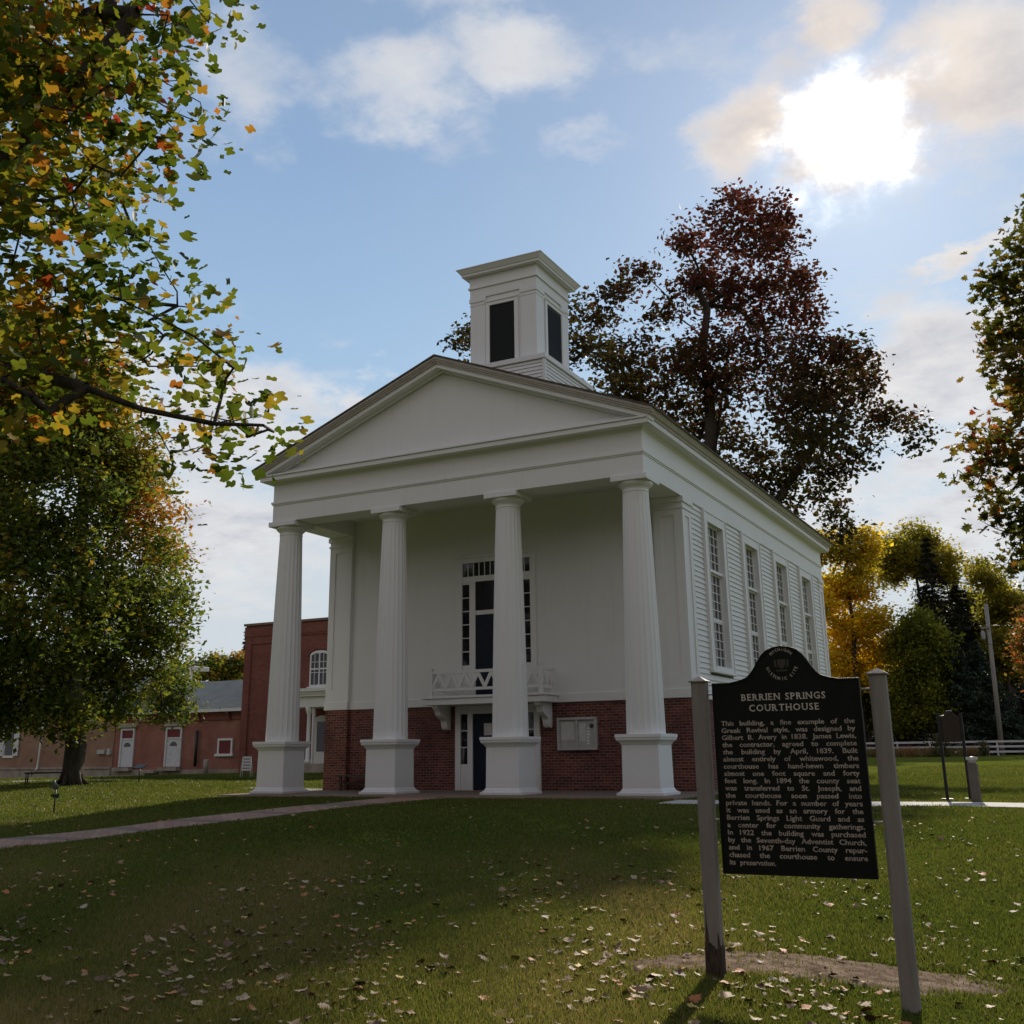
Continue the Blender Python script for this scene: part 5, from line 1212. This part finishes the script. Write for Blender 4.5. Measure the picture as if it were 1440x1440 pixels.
# ------------------------------------------------------------------ grass blades
def grass():
    mat = leafmat('grass_blades', [(0.0, (0.040,0.054,0.013)), (0.42, (0.085,0.104,0.021)), (0.62, (0.130,0.130,0.034)), (0.8, (0.18,0.145,0.06)), (1.0, (0.24,0.18,0.095))], 0.42, 0.5, tmul=1.6)
    N = 1150000
    r = 4.0*np.exp(RNG.uniform(0, math.log(64/4.0), N)*1.0); a = np.radians(27.4+RNG.uniform(-44, 44, N))
    x = CAM[0]-r*np.sin(a); y = CAM[1]+r*np.cos(a)
    ok = ~in_path(x, y) & ~((x > -12.7) & (x < 0.85) & (y > -1.15)) & ~((x > 0.8) & (y > -2.7) & (y < -1.1))
    dr = dirt_r(x, y); ok &= (dr > 0.90+0.16*np.sin(x*7+1.3*np.sin(y*9))*np.sin(y*13+x*3)) | (RNG.random(N) < 0.10)
    x = x[ok]; y = y[ok]; r = r[ok]; n = len(x); z = terr(x, y)
    patch = np.sin(x*0.9+1.3*np.sin(y*0.7))*np.sin(y*1.1+0.8*np.sin(x*1.3))+0.5*np.sin(x*3.1+y*2.3)
    h = (0.030+0.012*patch+0.012*RNG.random(n)).clip(0.015, 0.07)*(1+0.25*(RNG.random(n) > 0.93)); w = 0.0022+0.00042*r; h = h*(1+0.012*(r-12).clip(0))
    ph = RNG.uniform(0, 2*np.pi, n); lean = RNG.uniform(0.1, 1.0, n); lp = RNG.uniform(0, 2*np.pi, n)
    dx, dy = np.cos(ph)*w, np.sin(ph)*w; tx, ty = np.cos(lp)*h*lean, np.sin(lp)*h*lean
    V = np.empty((n, 3, 3)); V[:, 0] = np.stack([x-dx, y-dy, z-0.004], 1); V[:, 1] = np.stack([x+dx, y+dy, z-0.004], 1); V[:, 2] = np.stack([x+tx, y+ty, z+h], 1)
    # drier toward the near left, greener near the courthouse
    dry = 0.42*sst(-8, -15, y)*sst(7.9, 5.4, x)*(0.75+0.35*np.sin(x*1.4+y*0.8))
    p2 = np.sin(x*0.37+2.0*np.sin(y*0.31))*np.sin(y*0.43+1.2*np.sin(x*0.29)); tint = (0.38+0.07*patch+0.10*p2+dry+0.17*RNG.normal(size=n)).clip(0, 1)
    o = np_mesh('grass', V.reshape(-1, 3), np.arange(n*3), np.full(n, 3), mat, None, {'tint': np.repeat(tint, 3)})
    tag(o, 'short mown lawn grass covering the slope', 'grass', kind='stuff')
grass()

# ------------------------------------------------------------------ fallen leaves
def leaf_variant(k, kind):
    V, F = lobed(kind); r = random.Random(k); V = V.copy(); V[:, 2] = 0
    # denser fan around the midrib for a curled sheet
    n = len(V); c1, c2, c3 = r.uniform(-0.25, 0.45), r.uniform(-0.7, 0.7), r.uniform(-0.1, 0.35)
    V[:, 1] = 0.55*V[:, 1]+0.45*np.sign(V[:, 1])*0.34*np.sqrt(np.clip(1-(V[:, 0]/0.56)**2, 0.02, 1))*(np.abs(V[:, 1]) > 0.01)
    pts = [(-0.30, 0, 0), (0.0, 0, 0), (0.30, 0, 0)]
    rim = [tuple(v) for v in V]; allp = rim+pts; faces = []
    # triangles from the rim to the nearest rib point
    def near(p): return min(range(3), key=lambda i: (p[0]-pts[i][0])**2)+n
    for i in range(n):
        j = (i+1) % n; a, b = near(rim[i]), near(rim[j])
        faces.append((i, j, a)) if a == b else faces.extend([(i, j, a), (j, b, a)])
    A = np.array(allp); yy = A[:, 1]; xx = A[:, 0]
    A[:, 2] = c1*yy**2*1.8 + c2*xx*yy + c3*xx**2*1.2 + 0.04*np.sin(9*xx+k)
    A[:, 2] -= A[:, 2].min(); return A, faces
LEAFC = {'tan': ((0.20,0.11,0.05),(0.34,0.21,0.105)), 'brown': ((0.09,0.045,0.025),(0.17,0.09,0.045)), 'orange': ((0.34,0.10,0.03),(0.52,0.18,0.045)), 'yellow': ((0.42,0.27,0.06),(0.52,0.36,0.10)), 'pale': ((0.30,0.215,0.125),(0.46,0.36,0.24))}
LEAFM = {k: mottled('fallen_leaf_'+k, a, b, 20, 0.7, 0.2, 40) for k, (a, b) in LEAFC.items()}
protos = {}
for col in LEAFM:
    for v in range(3):
        A, F = leaf_variant(v+7*len(col), v % 2); me = bpy.data.meshes.new('fallen_leaf'); me.from_pydata([tuple(p) for p in A*0.11], [], F); me.materials.append(LEAFM[col]); protos[(col, v)] = me
def fallen():
    rr = random.Random(11); L_ = []
    N = 17000
    for _ in range(N):
        r = 5.3*math.exp(rr.random()*math.log(34/5.3)*0.98); a = math.radians(27.4+rr.uniform(-36, 36)); x = CAM[0]-r*math.sin(a); y = CAM[1]+r*math.cos(a)
        dens = 0.28+0.72*float(sst(-4, -16, y)); dens *= max(0.10, 0.42+0.42*math.sin(x*1.1+1.0)*math.sin(y*1.25+x*0.6)+0.25*math.sin(x*3.3+y*2.1))
        if rr.random() > dens*(0.42 if x > 8 else 0.75): continue
        if -12.7 < x < 0.85 and y > -1.1: continue
        if float(dirt_r(x, y)) < 1.0 and rr.random() < 0.6: continue
        if math.hypot(x-6.715, y+17.19) < 0.12 or math.hypot(x-8.0, y+17.15) < 0.12: continue
        col = rr.choices(['tan', 'brown', 'orange', 'yellow', 'pale'], [38, 32, 15, 5, 10])[0]
        L_.append((r, x, y, col, rr.randrange(3), rr.choice((rr.uniform(0.28, 0.6), rr.uniform(0.28, 0.6), rr.uniform(0.55, 1.0))), rr.uniform(0, 6.28), rr.gauss(0, 0.22), rr.gauss(0, 0.22)))
    L_.sort(); near, far = L_[:300], L_[300:]
    def where(x, y):
        if float(dirt_r(x, y)) < 1.15: return 'on the bare soil round the marker posts'
        if y > -17.2: return 'in the grass beyond the marker' if x > 5 else 'in the grass of the mid lawn'
        return 'in the grass near the bottom right' if x > 6.2 else ('in the grass near the bottom centre' if x > 4.2 else 'in the grass near the bottom left')
    nm = {'tan': 'curled tan', 'brown': 'dark brown', 'orange': 'rusty orange', 'yellow': 'yellow', 'pale': 'pale papery'}
    for (r, x, y, col, v, s, a, b, c) in near:
        o = bpy.data.objects.new('fallen_leaf', protos[(col, v)]); COL.objects.link(o)
        o.location = (x, y, T(x, y)+0.022); o.rotation_euler = (b, c, a); o.scale = (s, s, s*rr.uniform(0.8, 1.5))
        w = where(x, y); tag(o, 'fallen %s leaf lying %s' % (nm[col], w), 'leaf', '%s leaves %s' % (nm[col], w))
    V = []; LP = []; S = []; tint = []; b0 = 0; tv = {'tan': 0.1, 'brown': 0.3, 'orange': 0.5, 'yellow': 0.7, 'pale': 0.9}
    for (r, x, y, col, v, s, a, b, c) in far:
        me = protos[(col, v)]; M_ = (Matrix.Rotation(a, 3, 'Z') @ Matrix.Rotation(c, 3, 'Y') @ Matrix.Rotation(b, 3, 'X'))
        P = np.array([tuple(M_ @ (q.co*s)) for q in me.vertices])+np.array([x, y, T(x, y)+0.024]); V.append(P)
        for p in me.polygons: LP += [i+b0 for i in p.vertices]; S.append(len(p.vertices))
        tint += [tv[col]]*len(P); b0 += len(P)
    m, nt, b = newmat('scattered_leaf'); at_ = nt.nodes.new('ShaderNodeAttribute'); at_.attribute_name = 'tint'
    f = mth(nt, 'ADD', at_.outputs['Fac'], 0.0)
    cc = ramp(nt, f, [(0.0, (0.30,0.185,0.09)), (0.2, (0.15,0.075,0.035)), (0.4, (0.44,0.15,0.04)), (0.6, (0.5,0.34,0.08)), (0.8, (0.42,0.32,0.20))], 'CONSTANT')
    nt.links.new(cc, b.inputs['Base Color']); b.inputs['Roughness'].default_value = 0.7
    o = np_mesh('leaf_litter', np.concatenate(V), np.array(LP), np.array(S), m, None, {'tint': np.array(tint)})
    tag(o, 'scattering of small fallen leaves over the farther lawn', 'fallen leaves', kind='stuff')
    print('fallen leaves', len(near), len(far))
fallen()

# ------------------------------------------------------------------ sky, sun, camera
SUN_EL, SUN_AZ = 30.3, -7.7     # azimuth in degrees from +Y towards +X
wd = bpy.data.worlds.new('World'); SC.world = wd; wd.use_nodes = True; nt = wd.node_tree
bg = nt.nodes['Background']; tc = nt.nodes.new('ShaderNodeTexCoord'); gen = tc.outputs['Generated']
sky = nt.nodes.new('ShaderNodeTexSky'); sky.sky_type = 'NISHITA'; sky.sun_disc = False
sky.sun_elevation = math.radians(SUN_EL); sky.sun_rotation = math.radians(SUN_AZ); sky.air_density = 1.0; sky.dust_density = 0.6; sky.ozone_density = 1.2
SKYS = 0.085
sep = nt.nodes.new('ShaderNodeSeparateXYZ'); nrm = nt.nodes.new('ShaderNodeVectorMath'); nrm.operation = 'NORMALIZE'; nt.links.new(gen, nrm.inputs[0]); nt.links.new(nrm.outputs[0], sep.inputs[0])
DX, DY, DZ = sep.outputs
az = mth(nt, 'MULTIPLY', mth(nt, 'ARCTAN2', DX, DY), 180/math.pi); el = mth(nt, 'MULTIPLY', mth(nt, 'ARCSINE', DZ), 180/math.pi)
# cloud texture coordinates on a flat layer overhead
inv = mth(nt, 'DIVIDE', 1.0, mth(nt, 'ADD', mth(nt, 'MAXIMUM', DZ, 0.0), 0.18))
cb = nt.nodes.new('ShaderNodeCombineXYZ'); nt.links.new(mth(nt, 'MULTIPLY', DX, inv), cb.inputs[0]); nt.links.new(mth(nt, 'MULTIPLY', DY, inv), cb.inputs[1])
n1 = noise(nt, cb.outputs[0], 2.6, 8, 0.62); n1 = mth(nt, 'ADD', n1, 0.0); n2 = noise(nt, cb.outputs[0], 7.5, 9, 0.62); n3 = noise(nt, cb.outputs[0], 1.1, 4, 0.5)
CL = [(-34.6,34.6,6.5,2.6,.66),(-27.0,36.2,5.0,2.6,.66),(-43.0,33.7,4.8,3.0,.5),(-30.6,39.4,7.3,1.8,.45),(-13.8,32.0,4.2,2.6,.9),(-8.4,35.4,3.8,1.7,.9),(0.6,32.0,7.0,4.0,1.05),(-4.3,18.0,6.6,3.9,1.05),(-1.9,13.7,6.3,2.1,.85),(-1.0,23.8,3.2,0.9,.8),(1.0,20.8,4.6,2.0,.85),(-42.0,16.9,6.0,3.6,1.05),(-35.0,18.6,3.2,1.4,.85),(-22.9,31.9,2.4,0.9,.3),(-17.2,35.6,4.4,1.6,.35),(-43.3,11.2,9.0,3.6,.85),(-7.8,10.5,9,2.8,.8),(-50.0,17.4,7.4,4.2,.7),(-64.6,26.6,10.2,4.9,.7),(10.9,22.4,9.8,6.1,.8),(-32.6,52.0,24.2,4.7,.7),(-8.5,30.6,3.6,2.8,.8),(60,30,25,10,.9),(120,25,30,10,.8),(-120,35,30,10,.8),(175,30,30,12,.8)]
wv = nt.nodes.new('ShaderNodeTexNoise'); wv.inputs['Scale'].default_value = 4.2; wv.inputs['Detail'].default_value = 6; wv.inputs['Roughness'].default_value = 0.62; nt.links.new(cb.outputs[0], wv.inputs['Vector'])
wsep = nt.nodes.new('ShaderNodeSeparateColor'); nt.links.new(wv.outputs['Color'], wsep.inputs[0])
azw = mth(nt, 'ADD', az, mth(nt, 'MULTIPLY', mth(nt, 'SUBTRACT', wsep.outputs[0], 0.5), 17.0)); elw = mth(nt, 'ADD', el, mth(nt, 'MULTIPLY', mth(nt, 'SUBTRACT', wsep.outputs[1], 0.5), 9.0))
tot = None
for (a, e, sa, se, w) in CL:
    dx = mth(nt, 'MULTIPLY', mth(nt, 'SUBTRACT', azw, a), 1/sa); dy = mth(nt, 'MULTIPLY', mth(nt, 'SUBTRACT', elw, e), 1/se)
    q = mth(nt, 'ADD', mth(nt, 'MULTIPLY', dx, dx), mth(nt, 'MULTIPLY', dy, dy)); g_ = mth(nt, 'MULTIPLY', mth(nt, 'POWER', 2.718, mth(nt, 'MULTIPLY', q, -1.0)), w)
    tot = g_ if tot is None else mth(nt, 'MAXIMUM', tot, g_)
dens = mth(nt, 'ADD', tot, mth(nt, 'MULTIPLY', mth(nt, 'SUBTRACT', n1, 0.5), 1.1)); dens = mth(nt, 'ADD', dens, mth(nt, 'MULTIPLY', mth(nt, 'SUBTRACT', n2, 0.5), 0.9))
cm = nt.nodes.new('ShaderNodeMapRange'); cm.interpolation_type = 'SMOOTHSTEP'; nt.links.new(dens, cm.inputs[0]); cm.inputs[1].default_value = 0.16; cm.inputs[2].default_value = 0.82
cover = cm.outputs[0]
# thin veil + whitening near the horizon
hz = nt.nodes.new('ShaderNodeMapRange'); hz.interpolation_type = 'SMOOTHSTEP'; nt.links.new(el, hz.inputs[0]); hz.inputs[1].default_value = 24; hz.inputs[2].default_value = 2; hz.inputs[3].default_value = 0.0; hz.inputs[4].default_value = 0.85
veil = mth(nt, 'MAXIMUM', hz.outputs[0], mth(nt, 'MULTIPLY', n3, 0.25))
nish = mixc(nt, 1.0, sky.outputs[0], (SKYS, SKYS, SKYS), 'MULTIPLY')
grad = ramp(nt, mth(nt, 'MULTIPLY', el, 1/90), [(0.0, (0.60, 0.66, 0.70)), (0.10, (0.52, 0.62, 0.71)), (0.22, (0.32, 0.51, 0.735)), (0.34, (0.20, 0.36, 0.61)), (0.55, (0.14, 0.24, 0.43)), (1.0, (0.07, 0.13, 0.27))])
skyc = mixc(nt, 0.85, nish, grad)
# angle to the sun
sd = nt.nodes.new('ShaderNodeVectorMath'); sd.operation = 'DOT_PRODUCT'; nt.links.new(nrm.outputs[0], sd.inputs[0])
se_, sa_ = math.radians(SUN_EL), math.radians(SUN_AZ); SD = (math.sin(sa_)*math.cos(se_), math.cos(sa_)*math.cos(se_), math.sin(se_)); sd.inputs[1].default_value = SD
ang = mth(nt, 'MULTIPLY', mth(nt, 'ARCCOSINE', mth(nt, 'MINIMUM', sd.outputs['Value'], 1.0)), 180/math.pi)
base = mixc(nt, veil, skyc, (0.60, 0.65, 0.69))
ccol = ramp(nt, mth(nt, 'ADD', mth(nt, 'MULTIPLY', n2, 0.6), mth(nt, 'MULTIPLY', dens, 0.3)), [(0.36, (0.80, 0.79, 0.78)), (0.55, (0.66, 0.665, 0.69)), (0.78, (0.47, 0.49, 0.56))])
near = mth(nt, 'POWER', 2.718, mth(nt, 'MULTIPLY', mth(nt, 'POWER', mth(nt, 'MULTIPLY', ang, 1/8.0), 2.0), -1.0))
ccol = mixc(nt, mth(nt, 'MULTIPLY', near, 0.9), ccol, ramp(nt, n2, [(0.35, (0.76, 0.59, 0.44)), (0.65, (0.52, 0.42, 0.36))]))
col = mixc(nt, mth(nt, 'MULTIPLY', cover, 0.92), base, ccol)
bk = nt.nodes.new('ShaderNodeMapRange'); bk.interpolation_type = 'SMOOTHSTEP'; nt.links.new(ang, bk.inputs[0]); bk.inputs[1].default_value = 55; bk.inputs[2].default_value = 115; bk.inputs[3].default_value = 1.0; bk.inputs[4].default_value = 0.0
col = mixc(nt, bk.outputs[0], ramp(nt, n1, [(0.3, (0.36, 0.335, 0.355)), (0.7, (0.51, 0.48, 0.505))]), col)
# the sun burning through: a ragged blinding patch and a wide soft glare in the air
rag = mth(nt, 'ADD', ang, mth(nt, 'MULTIPLY', mth(nt, 'SUBTRACT', n2, 0.5), 7.0)); rag = mth(nt, 'ADD', rag, mth(nt, 'MULTIPLY', mth(nt, 'SUBTRACT', n1, 0.5), 3.0))
n4_ = noise(nt, nrm.outputs[0], 26, 6, 0.65); rag = mth(nt, 'ADD', rag, mth(nt, 'MULTIPLY', mth(nt, 'SUBTRACT', n4_, 0.5), 4.5))
core = mth(nt, 'MULTIPLY', mth(nt, 'POWER', 2.718, mth(nt, 'MULTIPLY', mth(nt, 'POWER', mth(nt, 'MULTIPLY', mth(nt, 'MAXIMUM', rag, 0.0), 1/1.85), 2.0), -1.0)), 3.2)
gl = mth(nt, 'MULTIPLY', mth(nt, 'POWER', 2.718, mth(nt, 'MULTIPLY', ang, -1/4.0)), 0.24); gl = mth(nt, 'ADD', gl, mth(nt, 'MULTIPLY', mth(nt, 'POWER', 2.718, mth(nt, 'MULTIPLY', ang, -1/13.0)), 0.10))
addc = mixc(nt, 1.0, col, mixc(nt, 1.0, (1.0, 0.93, 0.82), gl, 'MULTIPLY'), 'ADD'); addc = mixc(nt, 1.0, addc, mixc(nt, 1.0, (1.0, 0.90, 0.74), core, 'MULTIPLY'), 'ADD')
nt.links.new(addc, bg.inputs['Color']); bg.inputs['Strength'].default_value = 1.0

sl = bpy.data.lights.new('sun', 'SUN'); sl.energy = 4.6; sl.angle = math.radians(0.6); sl.color = (1.0, 0.90, 0.76)
so = bpy.data.objects.new('sun', sl); COL.objects.link(so); so.rotation_euler = (-Vector(SD)).to_track_quat('-Z', 'Y').to_euler(); so.location = (0, 0, 40)

cam = bpy.data.cameras.new('camera'); co = bpy.data.objects.new('camera', cam); COL.objects.link(co); SC.camera = co
YAW, PITCH, ROLL = 27.420, 15.934, -0.711; FPX, PPY = 1517.6, 628.14
a, t, r = map(math.radians, (YAW, PITCH, ROLL))
fw = Vector((-math.sin(a)*math.cos(t), math.cos(a)*math.cos(t), math.sin(t))); rt = Vector((math.cos(a), math.sin(a), 0)); upv = rt.cross(fw)
Rv = rt*math.cos(r)+upv*math.sin(r); Uv = upv*math.cos(r)-rt*math.sin(r)
co.matrix_world = Matrix(((Rv.x, Uv.x, -fw.x, CAM[0]), (Rv.y, Uv.y, -fw.y, CAM[1]), (Rv.z, Uv.z, -fw.z, CAM[2]), (0, 0, 0, 1)))
cam.sensor_width = 36; cam.sensor_height = 36; cam.sensor_fit = 'HORIZONTAL'; cam.lens = 36*FPX/1440; cam.shift_y = (PPY-720)/1440
cam.clip_start = 0.1; cam.clip_end = 5000
vs = SC.view_settings; vs.view_transform = 'Standard'; vs.look = 'None'; vs.exposure = 0.08; vs.gamma = 1.0; vs.use_curve_mapping = False
SC.cycles.max_bounces = 6; SC.cycles.diffuse_bounces = 3; SC.cycles.transmission_bounces = 4; SC.cycles.glossy_bounces = 2; SC.cycles.use_denoising = True
